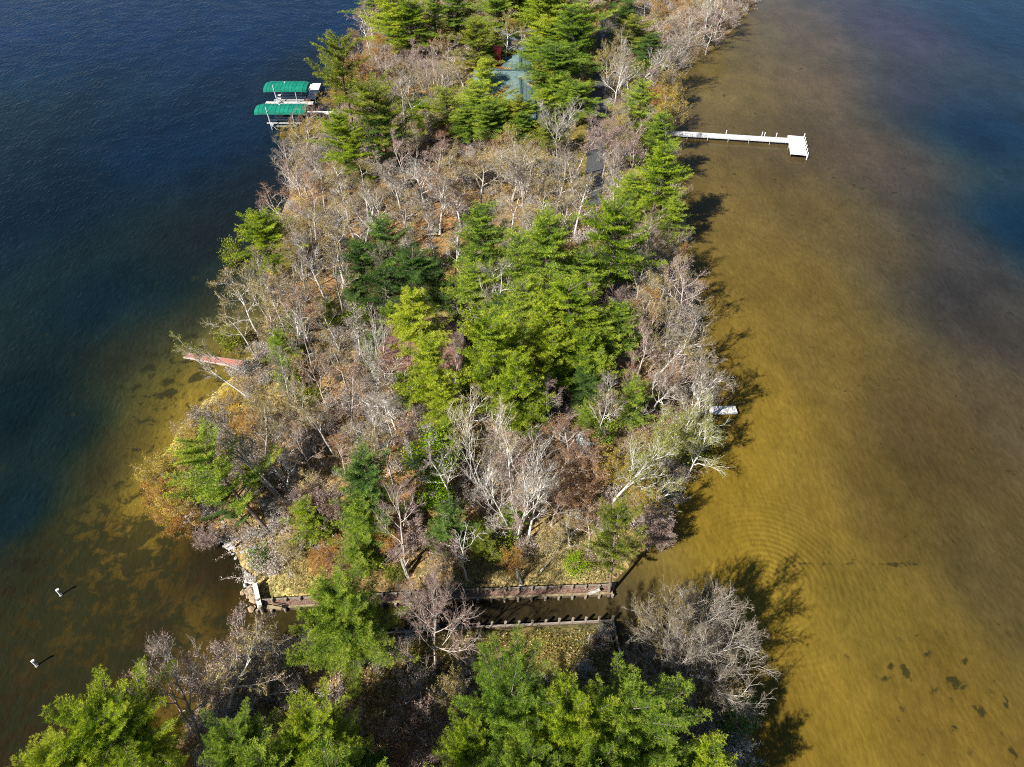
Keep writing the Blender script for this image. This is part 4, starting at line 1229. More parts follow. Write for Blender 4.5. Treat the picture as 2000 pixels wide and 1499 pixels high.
# ------------------------------------------------------------------ planting
PLANTS = []   # (root, kind phrase, category, px, py)
LAND = [  # landmarks the labels refer to
    (560, 190, "by the green boat canopies"), (1010, 130, "beside the green-roofed house"), (1165, 150, "along the upper driveway"), (1160, 360, "at the near end of the driveway"),
    (1310, 255, "at the foot of the long white dock"), (430, 690, "by the red dock"), (880, 640, "beside the brown cabin"), (1400, 800, "at the short white dock"),
    (1140, 870, "near the upturned rowboat"), (450, 1040, "by the southwest shore stones"), (650, 1200, "over the western canal"), (840, 1190, "over the middle of the canal"),
    (1050, 1150, "on the bank above the north canal wall"), (1200, 1160, "by the east mouth of the canal"), (1390, 1280, "on the shore south of the canal mouth"),
    (1100, 1380, "south of the canal in the foreground"), (600, 1400, "in the bottom foreground left of centre"), (180, 1400, "in the bottom left corner"), (350, 1290, "on the west shore south of the canal"),
    (880, 590, "beside the golden clearing"), (770, 730, "by the pale flagstones"), (520, 430, "on the west shore above the red dock"), (600, 320, "on the shore south of the boat canopies"),
    (720, 30, "on the far northwest shore"), (900, 20, "at the top edge of the woods"), (1350, 60, "on the far northeast shore"), (1340, 450, "on the middle east shore"), (1370, 680, "on the east shore north of the short dock"),
    (1310, 960, "on the southeast shore"), (620, 560, "west of the dark central pines"), (700, 400, "in the bare woods left of the driveway"), (1000, 350, "in the bare woods beside the driveway"),
    (560, 900, "in the southwest woods"), (700, 820, "in the bare woods below the flagstones"), (740, 1000, "in the woods above the west canal"), (930, 900, "in the southern woods"), (1050, 650, "in the central pine grove"),
    (1200, 600, "east of the central pine grove"), (820, 150, "west of the green-roofed house"), (550, 1120, "on the bank by the thick timber wall"), (330, 900, "over the yellow western shallows")]


def add_tree(shape, name, phrase, cat, ax, ay, w_px, H, leafmat, bark, base=None, rot=None, smax=2.0):
    """apex of the crown stands at height H over photo pixel ax, ay; base may be given for leaning trees"""
    if cat == 'pine tree': H *= (.84 if ay < 1100 else .9)
    elif cat == 'bare tree': H *= 1.08
    top = P(ax, ay, H)
    if base is None: bx, by = top.x, top.y
    else:
        b = P(base[0], base[1], 1.0); bx, by = b.x, b.y
    gz_ = ground_z(bx, by)
    if gz_ < -.3: gz_ = -.3
    mid = Vector((top.x, top.y, H * .6)); sc = FOC / depth_at(mid)
    R = w_px / 2 / sc
    if cat == 'pine tree': R *= 1.33 if ay < 1100 else 1.24
    elif cat == 'bare tree': R *= 1.15
    axis = Vector((top.x - bx, top.y - by, H - gz_)); L = axis.length
    o = bpy.data.objects.new(name, None); o.empty_display_size = .5; COL.objects.link(o)
    o.location = (bx, by, gz_)
    q = Vector((0, 0, 1)).rotation_difference(axis)
    rz = random.uniform(0, 6.28) if rot is None else rot
    o.rotation_mode = 'QUATERNION'
    o.rotation_quaternion = q @ Matrix.Rotation(rz, 3, 'Z').to_quaternion()
    sh_ = min(max(R / shape['R'] * .95, .3), smax)
    o.scale = (sh_, sh_, L / shape['H'])
    for part in ('trunk', 'crown'):
        c = bpy.data.objects.new(part, shape[part]); COL.objects.link(c); c.parent = o
        c.material_slots[0].link = 'OBJECT'; c.material_slots[0].material = M[bark]
        if part == 'crown':
            c.material_slots[1].link = 'OBJECT'; c.material_slots[1].material = M[leafmat]
    o['category'] = cat
    PLANTS.append((o, phrase, ax, ay + w_px * .35, w_px))
    return o


NEED = {'b': ('n_bright', 'yellow-green'), 'm': ('n_mid', 'mid-green'), 'd': ('n_dark', 'dark green'), 'u': ('n_blue', 'blue-green'), 'o': ('n_olive', 'olive-green')}
pines = [  # apex x, apex y, crown width px, height m, colour, shape list, index, base
    (760, -25, 95, 14, 'b', PINES, 1), (800, 5, 100, 12, 'b', PINES, 0), (845, -10, 70, 12, 'm', PINES, 3), (890, -25, 90, 12, 'm', PINES, 1), (930, 45, 85, 13, 'o', PINES, 0),
    (1040, -60, 110, 15, 'm', PINES, 1), (1090, -45, 115, 16, 'm', PINES, 0), (1145, -40, 90, 16, 'm', PINES, 2), (1060, -5, 100, 13, 'b', PINES, 4), (1120, 20, 105, 14, 'm', PINES, 1),
    (1085, 95, 130, 12, 'm', PINES, 0), (1060, 125, 90, 10, 'o', PINES, 3), (945, 120, 75, 11, 'b', PINES, 3), (930, 165, 95, 11, 'm', PINES, 1), (955, 205, 80, 9, 'm', PINES, 0), (1012, 188, 62, 9, 'o', PINES, 3),
    (1128, 165, 90, 9, 'm', PINES, 4), (870, 180, 95, 9, 'o', PINES, 2), (905, 215, 70, 8, 'm', PINES, 1), (1240, 35, 75, 9, 'o', PINES, 2), (1275, 70, 70, 8, 'd', PINES, 1), (1225, 5, 70, 10, 'd', PINES, 3),
    (662, 85, 105, 15, 'o', PINE_SPARSE, 0), (660, 228, 90, 11, 'b', PINES, 0), (690, 265, 70, 9, 'b', PINES, 3), (722, 170, 125, 15, 'o', PINES, 4), (745, 215, 80, 12, 'd', PINES, 2),
    (1255, 162, 90, 11, 'm', PINES, 3), (1292, 225, 75, 11, 'm', PINES, 1), (1300, 292, 110, 13, 'b', PINES, 1), (1236, 345, 70, 9, 'm', PINES, 0), (1322, 385, 60, 8, 'm', PINES, 3),
    (1205, 405, 135, 15, 'b', PINES, 4), (1072, 428, 130, 14, 'm', PINES, 0), (940, 410, 115, 13, 'm', PINES, 1), (506, 422, 105, 10, 'b', PINES, 0), (560, 1440, 90, 10, 'd', PINES, 1),
    (745, 432, 90, 12, 'u', PINES, 2), (700, 478, 75, 9, 'd', PINES, 0), (805, 500, 115, 10, 'd', PINES, 4), (745, 530, 80, 9, 'd', PINES, 2), (850, 515, 60, 9, 'd', PINES, 3), (925, 525, 95, 11, 'm', PINES, 0), (900, 590, 60, 7, 'u', PINES, 3),
    (803, 572, 105, 12, 'b', PINES, 1), (835, 672, 100, 12, 'b', PINES, 0), (1020, 560, 105, 11, 'm', PINES, 0), (975, 575, 80, 9, 'u', PINES, 3), (1112, 560, 135, 12, 'b', PINES, 4), (1068, 590, 90, 11, 'b', PINES, 1),
    (1165, 610, 80, 9, 'm', PINES, 0), (1215, 598, 95, 9, 'm', PINES, 1), (1140, 660, 100, 9, 'b', PINES, 0), (957, 630, 130, 14, 'b', PINES, 4), (1010, 700, 105, 12, 'b', PINES, 1), (920, 690, 70, 8, 'm', PINES, 3),
    (1143, 722, 75, 7, 'd', PINES, 1), (1243, 745, 80, 8, 'm', PINES, 3), (708, 895, 110, 12, 'u', PINES, 0), (700, 985, 90, 8, 'm', PINES, 1), (592, 980, 75, 7, 'b', PINES, 3),
    (873, 985, 75, 7, 'u', PINES, 3), (1212, 985, 85, 11, 'o', PINES, 2, (1192, 1150)), (385, 868, 140, 11, 'm', PINE_SPARSE, 0, (525, 1040)), (420, 955, 80, 6, 'u', PINES, 2, (500, 1040)),
    (655, 1155, 180, 12, 'm', PINE_BIG, 0), (190, 1405, 210, 11.5, 'b', PINE_BIG, 1), (90, 1480, 170, 11, 'b', PINE_BIG, 0), (605, 1425, 165, 11, 'b', PINE_BIG, 1), (445, 1440, 150, 11, 'm', PINE_BIG, 0),
    (1000, 1350, 200, 14, 'm', PINE_BIG, 1), (1115, 1385, 200, 14, 'b', PINE_BIG, 0), (1240, 1385, 210, 12.5, 'm', PINE_BIG, 1), (1180, 1490, 180, 13, 'm', PINE_BIG, 0), (915, 1440, 130, 11, 'b', PINE_BIG, 0), (1040, 1480, 150, 12, 'm', PINE_BIG, 1), (1395, 1470, 130, 10, 'b', PINES, 1),
    (1300, 1460, 130, 9.5, 'm', PINES, 0), (1320, 1540, 150, 10, 'm', PINES, 4), (1430, 1570, 140, 9, 'm', PINES, 0), (500, 1480, 130, 12, 'm', PINES, 0), (1020, 222, 60, 8, 'm', PINES, 1), (1008, 178, 62, 7, 'o', PINES, 0), (1036, 200, 62, 8, 'm', PINES, 1), (1002, 45, 66, 9, 'm', PINES, 0), (568, 590, 50, 6, 'o', PINES, 0), (545, 655, 60, 6, 'm', PINES, 1), (552, 715, 50, 5, 'm', PINES, 3), (640, 585, 45, 6, 'o', PINES, 1), (735, 655, 60, 6, 'u', PINES, 0), (690, 540, 60, 7, 'd', PINES, 1), (625, 1000, 50, 5, 'm', PINES, 1), (945, 1050, 55, 4.5, 'o', PINES, 0), (1000, 990, 50, 5, 'm', PINES, 1), (480, 905, 45, 5, 'o', PINES, 3), (825, 205, 60, 7, 'b', PINES, 1), (860, 1035, 60, 5, 'u', PINES, 0), (780, 640, 55, 6, 'm', PINES, 3), (870, 830, 50, 6, 'm', PINES, 0), (690, 1075, 55, 5, 'm', PINES, 0), (1150, 790, 50, 6, 'm', PINES, 1), (1012, 468, 90, 11, 'm', PINES, 2), (1138, 500, 90, 10, 'm', PINES, 0), (1000, 645, 90, 10, 'b', PINES, 1), (1080, 655, 90, 10, 'b', PINES, 0), (1172, 690, 80, 8, 'm', PINES, 3), (1052, 765, 65, 7, 'm', PINES, 1), (1020, 800, 60, 6, 'b', PINES, 0), (968, 745, 70, 8, 'm', PINES, 2), (1045, 75, 80, 10, 'm', PINES, 1), (1062, 178, 70, 8, 'b', PINES, 3), (968, 60, 60, 9, 'o', PINES, 1), (1072, 232, 62, 8, 'o', PINES, 0), (765, 600, 60, 7, 'm', PINES, 0), (860, 745, 85, 9, 'b', PINES, 1), (790, 735, 65, 7, 'm', PINES, 0), (1215, 490, 70, 7, 'm', PINES, 0), (640, 1500, 150, 13, 'm', PINES, 4), (780, 1560, 170, 14, 'm', PINES, 0), (960, 1570, 170, 15, 'm', PINES, 1), (1120, 1560, 170, 15, 'm', PINES, 4), (350, 1560, 160, 13, 'm', PINES, 1), (970, -20, 90, 13, 'm', PINES, 0), (1075, 40, 90, 11, 'b', PINES, 0), (1000, 15, 70, 9, 'm', PINES, 2), (958, 85, 60, 9, 'm', PINES, 3), (1085, 150, 80, 9, 'm', PINES, 1), (975, 195, 60, 8, 'b', PINES, 0), (1005, -40, 90, 14, 'o', PINES, 4), (1200, -60, 80, 12, 'd', PINES, 0), (720, -60, 80, 12, 'm', PINES, 3), (700, 1480, 110, 10, 'd', PINES, 1)]  # pines topping out below the frame are added for the shade they cast
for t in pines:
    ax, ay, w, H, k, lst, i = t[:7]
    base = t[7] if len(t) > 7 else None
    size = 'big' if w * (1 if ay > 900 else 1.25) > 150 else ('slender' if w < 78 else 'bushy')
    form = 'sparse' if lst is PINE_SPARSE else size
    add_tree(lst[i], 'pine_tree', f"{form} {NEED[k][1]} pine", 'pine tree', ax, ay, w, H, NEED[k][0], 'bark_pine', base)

add_tree(LIME[0], 'leafy_tree', 'vivid lime-green leafy tree', 'tree', 838, 850, 115, 7, 'n_lime', 'bark_gray')
add_tree(LIME[0], 'leafy_tree', 'low lime-green leafy tree', 'tree', 845, 935, 80, 5, 'n_lime', 'bark_gray')
for (x_, y_, w_, H_, k, ph) in [(1127, 1092, 50, 2.4, 'n_lime', 'round bright green bush'), (972, 1052, 70, 3, 'n_olive', 'loose olive-green bush'), (925, 1030, 60, 3, 'n_olive', 'feathery olive bush'), (548, 640, 65, 4, 'n_olive', 'green shrub'), (556, 705, 60, 4, 'n_mid', 'dark green shrub'),
                                (738, 690, 60, 4, 'n_blue', 'blue-green shrub'), (500, 1075, 50, 2, 'n_blue', 'low blue-green shrub'), (625, 1030, 50, 3, 'n_mid', 'dense green shrub'), (800, 195, 60, 4, 'n_lime', 'bright green shrub'), (1185, 820, 50, 4, 'n_mid', 'green shrub'),
                                (1355, 835, 80, 4, 'n_olive', 'spreading olive shrub'), (735, 650, 55, 4, 'n_olive', 'olive shrub'), (690, 600, 55, 4, 'n_mid', 'green shrub'), (600, 760, 50, 3, 'n_olive', 'olive shrub'), (1450, 1385, 80, 3, 'n_blue', 'grey-green shoreline bush'), (545, 1490, 80, 4, 'n_mid', 'green shrub'),
                                (720, 1075, 60, 2.5, 'n_mid', 'green shrub'), (768, 1110, 40, 2, 'n_olive', 'olive shrub'), (1260, 120, 60, 4, 'n_olive', 'olive shrub'), (1100, 700, 60, 5, 'n_mid', 'green shrub'), (445, 470, 45, 3, 'n_olive', 'olive shrub'), (440, 640, 50, 2.5, 'n_olive', 'olive shrub')]:
    add_tree(LBUSH[0], 'bush', ph, 'bush', x_, y_, w_, H_, k, 'bark_brown', smax=3)

BK = {'g': ('bark_gray', 'l_gray', 'grey bare tree'), 't': ('bark_gray', 'l_tan', 'bare tree with tan leaf remnants'), 'w': ('bark_pale', 'l_gray', 'white-limbed bare tree'), 'v': ('bark_pale', 'l_tan', 'pale-limbed tree with tan twigs'),
      'r': ('bark_purple', 'l_red', 'russet-twigged tree'), 'y': ('bark_pale', 'l_yg', 'white birch with yellow-green leaves'), 'o': ('bark_brown', 'l_orange', 'orange-tan tree'), 'G': ('bark_gray', 'l_gold', 'golden-twigged tree'),
      'p': ('bark_purple', 'l_purple', 'mauve-grey bare tree')}
bares = [  # apex x,y, width px, H, colour, list, idx, base
    (1093, 185, 85, 9, 'w', VASES, 0), (1215, 205, 100, 9, 'p', VASES, 1), (1190, 220, 80, 9, 'p', VASES, 2), (1250, 85, 90, 9, 'w', VASES, 0, (1232, 190)), (1325, 72, 95, 8, 'w', VASES, 2, (1285, 150)), (1265, 120, 60, 7, 'p', SLIM, 0),
    (1360, 10, 90, 7, 'p', OAKS, 1), (1410, -10, 90, 7, 'p', OAKS, 3), (1300, 20, 80, 7, 't', OAKS, 0), (1340, 45, 80, 6, 'g', OAKS, 2), (1390, 40, 70, 5, 'p', OAKS, 1), (1220, 45, 60, 7, 't', OAKS, 3), (1230, 255, 60, 6, 'G', SLIM, 1),
    (1000, 270, 130, 9, 't', OAKS, 2), (1065, 340, 110, 8, 't', OAKS, 0), (935, 300, 100, 8, 't', OAKS, 1), (880, 280, 90, 8, 'v', VASES, 2), (820, 300, 95, 8, 'w', OAKS, 3), (850, 350, 80, 8, 'w', SLIM, 0), (895, 345, 70, 8, 'v', SLIM, 1), (780, 370, 80, 8, 't', OAKS, 0),
    (1100, 380, 90, 7, 't', OAKS, 3), (1000, 360, 90, 7, 'w', OAKS, 0), (700, 370, 95, 9, 'w', OAKS, 1, (712, 520)), (640, 370, 95, 9, 't', OAKS, 2), (590, 350, 90, 8, 'r', OAKS, 0), (560, 300, 90, 8, 'p', OAKS, 2), (545, 272, 80, 6, 'g', OAKS, 3), (590, 262, 80, 5, 't', OAKS, 1),
    (540, 350, 90, 7, 'r', OAKS, 1), (610, 295, 80, 8, 'g', OAKS, 0), (520, 385, 70, 7, 'p', OAKS, 3), (660, 320, 80, 8, 'v', SLIM, 0), (730, 340, 80, 8, 't', OAKS, 3), (760, 300, 75, 7, 'g', SLIM, 1), (800, 245, 80, 8, 't', OAKS, 0), (770, 190, 85, 8, 't', OAKS, 2), (800, 120, 100, 9, 't', OAKS, 1),
    (850, 110, 95, 9, 't', OAKS, 3), (870, 60, 90, 9, 't', OAKS, 0), (730, 130, 90, 7, 'o', OAKS, 2), (700, 50, 80, 7, 'o', OAKS, 3), (720, 0, 80, 7, 'p', OAKS, 1), (745, 60, 80, 8, 'o', OAKS, 0), (985, 25, 100, 10, 't', OAKS, 1), (1010, 40, 70, 8, 'o', OAKS, 0), (970, -20, 80, 9, 'o', OAKS, 2), (672, 150, 70, 3.5, 'G', THICKET, 0), (655, 178, 70, 2.5, 'G', THICKET, 1),
    (690, 110, 70, 5, 'o', THICKET, 0), (612, 243, 70, 2.5, 'G', THICKET, 0), (565, 250, 70, 2.5, 'G', THICKET, 1), (830, 200, 70, 7, 'v', SLIM, 0, (850, 290)), (850, 235, 60, 5, 'r', THICKET, 0), (815, 280, 60, 4, 'r', THICKET, 1), (1310, 150, 70, 5, 'G', THICKET, 0), (1315, 190, 70, 5, 'G', THICKET, 1), (1285, 175, 60, 5, 'o', THICKET, 1),
    (455, 500, 110, 8, 't', OAKS, 2, (520, 610)), (420, 540, 100, 7, 'v', OAKS, 1, (500, 640)), (480, 470, 80, 7, 't', OAKS, 3), (560, 430, 90, 9, 't', OAKS, 0), (600, 450, 85, 9, 'w', SLIM, 0, (640, 600)), (640, 470, 90, 9, 't', OAKS, 1), (570, 510, 90, 8, 't', OAKS, 2), (500, 560, 90, 8, 't', OAKS, 0),
    (540, 570, 80, 8, 'w', SLIM, 1, (590, 720)), (620, 540, 70, 9, 'v', SLIM, 0, (668, 700)), (580, 610, 80, 8, 'g', OAKS, 3), (440, 600, 90, 6, 't', OAKS, 1, (500, 690)), (520, 520, 60, 8, 'w', SLIM, 0), (760, 480, 60, 8, 'g', SLIM, 1), (880, 430, 60, 9, 'w', SLIM, 0), (1010, 400, 60, 9, 'w', SLIM, 1), (840, 400, 60, 8, 'w', SLIM, 0),
    (700, 590, 90, 8, 'w', VASES, 2, (706, 700)), (715, 620, 80, 8, 'w', VASES, 1), (650, 640, 85, 8, 't', OAKS, 0), (610, 680, 85, 8, 'r', OAKS, 2), (660, 720, 90, 8, 'r', OAKS, 1), (570, 740, 85, 8, 't', OAKS, 3), (620, 770, 85, 8, 'v', SLIM, 1), (540, 690, 70, 8, 'g', SLIM, 0, (570, 800)),
    (730, 680, 90, 8, 'w', OAKS, 0, (775, 850)), (750, 750, 90, 8, 'w', SLIM, 0), (710, 780, 80, 7, 'w', OAKS, 3), (650, 830, 80, 7, 'r', SLIM, 0), (690, 840, 80, 7, 't', OAKS, 2), (580, 830, 80, 7, 'r', OAKS, 3), (620, 900, 75, 6, 't', SLIM, 1, (655, 985)), (770, 800, 70, 7, 'p', SLIM, 1), (510, 770, 70, 5, 't', THICKET, 0), (480, 810, 70, 4, 'o', THICKET, 1),
    (380, 790, 130, 10, 'g', VASES, 2, (543, 975)), (420, 830, 80, 8, 'v', SLIM, 0, (546, 970)), (545, 855, 90, 6, 'w', DEAD, 0, (562, 955)), (510, 870, 70, 5, 'w', DEAD, 0, (560, 950)), (600, 960, 80, 6, 'p', THICKET, 0), (640, 970, 70, 6, 'p', THICKET, 1), (345, 880, 90, 3.5, 'G', THICKET, 0, (400, 950)), (300, 895, 80, 2.6, 'G', THICKET, 1, (360, 970)),
    (320, 960, 90, 3.2, 'G', THICKET, 0, (360, 1000)), (285, 905, 90, 3.5, 'G', THICKET, 1, (345, 960)), (290, 955, 80, 3, 'o', THICKET, 0, (345, 985)), (375, 830, 70, 2.5, 'G', THICKET, 1),  (330, 1010, 80, 2.6, 'o', THICKET, 1, (370, 1020)), (400, 1040, 60, 2, 'p', THICKET, 0), (345, 635, 60, 7, 'y', SLIM, 1, (490, 735)), (352, 668, 55, 6, 'v', SLIM, 0, (480, 775)), (960, 520, 120, 11, 'w', OAKS, 1, (962, 668)),
    (1180, 560, 80, 7, 'p', VASES, 0, (1172, 640)), (1290, 440, 80, 8, 't', OAKS, 1), (1325, 460, 65, 7, 't', VASES, 1, (1315, 520)), (1335, 470, 60, 6, 'o', VASES, 2, (1322, 530)), (1310, 500, 90, 7, 't', OAKS, 0, (1285, 600)), (1260, 480, 80, 8, 'g', OAKS, 3), (1330, 520, 80, 6, 'g', OAKS, 2, (1300, 600)),
    (1300, 540, 100, 7, 't', VASES, 2, (1245, 650)), (1260, 560, 90, 7, 'o', OAKS, 1), (1335, 590, 90, 6, 't', OAKS, 3, (1300, 680)), (1300, 620, 100, 7, 't', VASES, 1, (1245, 700)), (1260, 640, 90, 7, 'p', OAKS, 0), (1350, 650, 90, 6, 'v', VASES, 2, (1290, 730)), (1300, 690, 100, 7, 'p', OAKS, 2), (1365, 690, 80, 6, 'G', OAKS, 1),
    (1270, 700, 90, 7, 'r', VASES, 0), (1320, 740, 110, 7, 'w', OAKS, 0, (1270, 810)), (1380, 720, 110, 8, 'w', VASES, 2, (1330, 850)), (1410, 780, 110, 7, 'y', OAKS, 3, (1335, 870)), (1415, 830, 100, 6, 'y', OAKS, 1, (1350, 890)), (1370, 830, 90, 6, 'y', OAKS, 0), (1310, 820, 90, 6, 'y', THICKET, 0), (1340, 780, 80, 7, 'y', SLIM, 0),
    (1195, 720, 80, 8, 'w', VASES, 2, (1190, 860)), (1180, 760, 70, 7, 'v', OAKS, 0), (1060, 740, 80, 7, 'p', OAKS, 3), (1085, 760, 70, 6, 'g', OAKS, 1), (1120, 820, 120, 7, 'r', OAKS, 0), (1090, 870, 90, 6, 'r', OAKS, 2), (1160, 860, 90, 6, 'r', OAKS, 1), (1145, 900, 110, 5, 'r', THICKET, 0), (1130, 950, 100, 4, 'r', THICKET, 1),
    (1320, 860, 110, 9, 'y', VASES, 2, (1195, 985)), (1290, 900, 100, 7, 'y', OAKS, 2, (1215, 975)), (1240, 850, 90, 6, 'G', OAKS, 3), (1210, 900, 90, 5, 'G', THICKET, 0), (1320, 930, 90, 5, 'y', OAKS, 1, (1260, 985)), (1320, 985, 90, 5, 'p', DEAD, 0, (1235, 1015)), (1280, 1010, 80, 4, 'p', THICKET, 1), (1260, 950, 80, 4, 'G', THICKET, 0), (1300, 1030, 60, 3, 'p', THICKET, 0),
    (900, 765, 105, 8, 'v', OAKS, 2, (904, 880)), (1000, 850, 150, 10, 'w', VASES, 1, (1008, 1050)), (1060, 900, 110, 8, 'w', VASES, 2, (1030, 1060)), (960, 880, 80, 8, 'g', SLIM, 1), (850, 875, 120, 8, 'w', OAKS, 1, (893, 1010)), (800, 860, 90, 7, 'w', OAKS, 3, (850, 990)), (1020, 960, 100, 6, 'p', OAKS, 0), (1080, 960, 100, 5, 'r', OAKS, 3),
    (910, 1020, 90, 6, 'w', DEAD, 0, (912, 1125)), (885, 640, 60, 8, 'g', SLIM, 1, (888, 800)), (1075, 1040, 70, 4, 't', THICKET, 0), (1000, 1080, 60, 3, 'o', THICKET, 1), (660, 1090, 70, 3, 'r', THICKET, 0), (620, 1085, 60, 2.6, 'o', THICKET, 1), (1160, 1010, 80, 5, 'r', OAKS, 1), (1120, 1000, 80, 5, 'v', OAKS, 0), (560, 1060, 60, 3, 't', THICKET, 1), (970, 1010, 70, 4, 'w', DEAD, 0), (800, 1030, 90, 4, 'p', THICKET, 0), (760, 1040, 80, 4, 'o', THICKET, 1), (870, 1060, 80, 4, 'p', THICKET, 1), (640, 1060, 70, 2.5, 'o', THICKET, 0), (690, 1050, 70, 3, 't', THICKET, 1), (840, 1135, 140, 9, 'p', ROUND, 0, (850, 1310)),
    (560, 1280, 90, 4, 'g', THICKET, 0), (600, 1270, 80, 5, 'g', SLIM, 1, (628, 1312)), (480, 1205, 150, 9.5, 't', OAKS, 1, (440, 1400)), (430, 1215, 140, 9, 'p', OAKS, 0), (530, 1235, 110, 7, 't', OAKS, 3), (335, 1215, 160, 9.5, 'g', OAKS, 3, (388, 1440)), (265, 1265, 140, 8.5, 'p', OAKS, 0, (370, 1420)), (420, 1290, 110, 5, 'p', OAKS, 2), (500, 1310, 100, 5, 'g', OAKS, 1),
    (400, 1330, 90, 4, 'p', THICKET, 1), (1370, 1185, 210, 9, 'g', ROUND, 0, (1320, 1350)), (1425, 1240, 180, 7, 'g', ROUND, 0, (1340, 1365)), (1310, 1170, 150, 8.5, 't', ROUND, 0, (1290, 1330)), (1265, 1175, 80, 7, 't', SLIM, 0, (1262, 1310)), (1345, 1225, 140, 8, 'g', ROUND, 0, (1310, 1360)), (1400, 1315, 140, 5, 't', THICKET, 0), (1360, 1360, 120, 4, 'g', THICKET, 1), (1250, 1240, 90, 5, 'g', OAKS, 2), (1450, 1290, 120, 5, 't', OAKS, 3, (1370, 1380)),
    (800, 1400, 130, 6, 'p', THICKET, 0), (860, 1370, 110, 6, 't', OAKS, 2), (760, 1450, 130, 5, 'r', THICKET, 1), (840, 1450, 120, 5, 'p', THICKET, 0), (880, 1330, 80, 6, 't', THICKET, 1), (730, 1470, 110, 5, 'p', THICKET, 0), (1360, 1430, 100, 4, 'p', THICKET, 1), (340, 1480, 80, 3, 'o', THICKET, 1)]
for t in bares:
    ax, ay, w, H, k, lst, i = t[:7]
    base = t[7] if len(t) > 7 else None
    bark, lf, ph = BK[k]
    if lst is THICKET: ph = {'G': 'golden thicket', 'o': 'orange-tan thicket', 'p': 'mauve thicket', 'r': 'russet thicket', 't': 'tan thicket', 'y': 'yellow-green thicket', 'g': 'grey thicket', 'w': 'white thicket', 'v': 'pale thicket'}[k]
    elif lst is DEAD: ph = 'white dead tree'
    elif lst is ROUND: ph = 'round-crowned ' + ph
    elif lst is VASES: ph = 'many-stemmed ' + ph
    elif lst is SLIM: ph = 'slim ' + ph
    if base is not None and lst is not THICKET and abs(base[0] - ax) > 45: ph = 'leaning ' + ph
    add_tree(lst[i], 'thicket' if lst is THICKET else 'bare_tree', ph, 'shrub' if lst is THICKET else 'bare tree', ax, ay, w, H, lf, bark, base)

# further leafless trees closing the canopy, each where the photo shows grey-tan woods and no evergreen
PX = np.array([(to_px((o.location.x, o.location.y, 4))) for (o, *_r) in PLANTS if o['category'] == 'pine tree'])
PW = np.array([(o.location.x, o.location.y) for (o, *_r) in PLANTS if o['category'] == 'pine tree'])
BW = [(o.location.x, o.location.y) for (o, *_r) in PLANTS if o['category'] == 'bare tree']
MAN = [q for q in PLANTS if q[0]['category'] in ('pine tree', 'tree')]
frng = random.Random(5); made = 0; tries = 0
CLEAR = [(415, 700, 90), (400, 750, 85), (345, 880, 90), (440, 690, 50), (700, 930, 60), (390, 950, 80), (880, 600, 55), (850, 470, 35), (1010, 130, 60), (560, 1140, 70), (1060, 1120, 110), (1000, 1260, 150), (880, 690, 30), (480, 1080, 50), (650, 215, 40)]
while made < 92 and tries < 6000:
    tries += 1
    px_, py_ = frng.uniform(300, 1480), frng.uniform(-40, 1130)
    H_ = frng.uniform(6.5, 9.5)
    b_ = P(px_, py_, 1.0)
    if poly_sd(NORTH, np.array([b_.x]), np.array([b_.y]))[0] < .9: continue
    if min((PW[:, 0] - b_.x) ** 2 + (PW[:, 1] - b_.y) ** 2) < 2.3 ** 2: continue
    if min((q[0] - b_.x) ** 2 + (q[1] - b_.y) ** 2 for q in BW) < 2.3 ** 2: continue
    tp = P(px_, py_, 1.0); cx_, cy_ = to_px((b_.x, b_.y, H_ * .7))
    if any((cx_ - c[0]) ** 2 + (cy_ - c[1]) ** 2 < c[2] ** 2 or (px_ - c[0]) ** 2 + (py_ - c[1]) ** 2 < (c[2] * .8) ** 2 for c in CLEAR): continue
    if 1135 < cx_ < 1185 and 50 < cy_ < 430: continue
    if any(abs(cx_ - q[2]) < .42 * q[4] and abs(cy_ - q[3]) < .6 * q[4] for q in MAN): continue
    ax_, ay_ = to_px((b_.x + frng.uniform(-.6, .6), b_.y + frng.uniform(-.4, .6), H_))
    k = frng.choice('tgrppgvrG' if px_ < 1150 else 'ttggpGvo'); lst = frng.choice([OAKS, OAKS, VASES, SLIM]); i = frng.randrange(len(lst))
    bark, lf, ph = BK[k]
    if lst is VASES: ph = 'many-stemmed ' + ph
    elif lst is SLIM: ph = 'slim ' + ph
    w_ = frng.uniform(4.0, 5.6) * FOC / depth_at(Vector((b_.x, b_.y, H_ * .6)))
    add_tree(lst[i], 'bare_tree', ph, 'bare tree', ax_, ay_, w_, H_, lf, bark); BW.append((b_.x, b_.y)); made += 1

# fallen trunks
for (bx_, by_, tx_, ty_, lab, w_) in [(1061, 1107, 1128, 1050, 'fallen white birch lying on the dry bank above canal', 40), (1058, 1073, 1115, 1034, 'thin fallen white trunk above the fallen birch', 30), (735, 1049, 790, 1040, 'fallen grey branch in brushwood west of the canal tree', 26)]:
    p, q = P(bx_, by_, 1.1), P(tx_, ty_, 1.1)
    sp_ = DEAD[0]
    o = bpy.data.objects.new('fallen_tree', None); COL.objects.link(o)
    p.z = ground_z(p.x, p.y) + .15; q.z = ground_z(q.x, q.y) + .5
    d = q - p; o.location = p; o.rotation_mode = 'QUATERNION'; o.rotation_quaternion = Vector((0, 0, 1)).rotation_difference(d); o.scale = (.42, .42, d.length / sp_['H'] * 1.1)
    for part in ('trunk', 'crown'):
        c = bpy.data.objects.new(part, sp_[part]); COL.objects.link(c); c.parent = o; c.scale = (1.3, 1.3, 1) if part == 'trunk' else (1, 1, 1)
        c.material_slots[0].link = 'OBJECT'; c.material_slots[0].material = M['bark_pale']
    tag(o, lab, 'fallen tree')
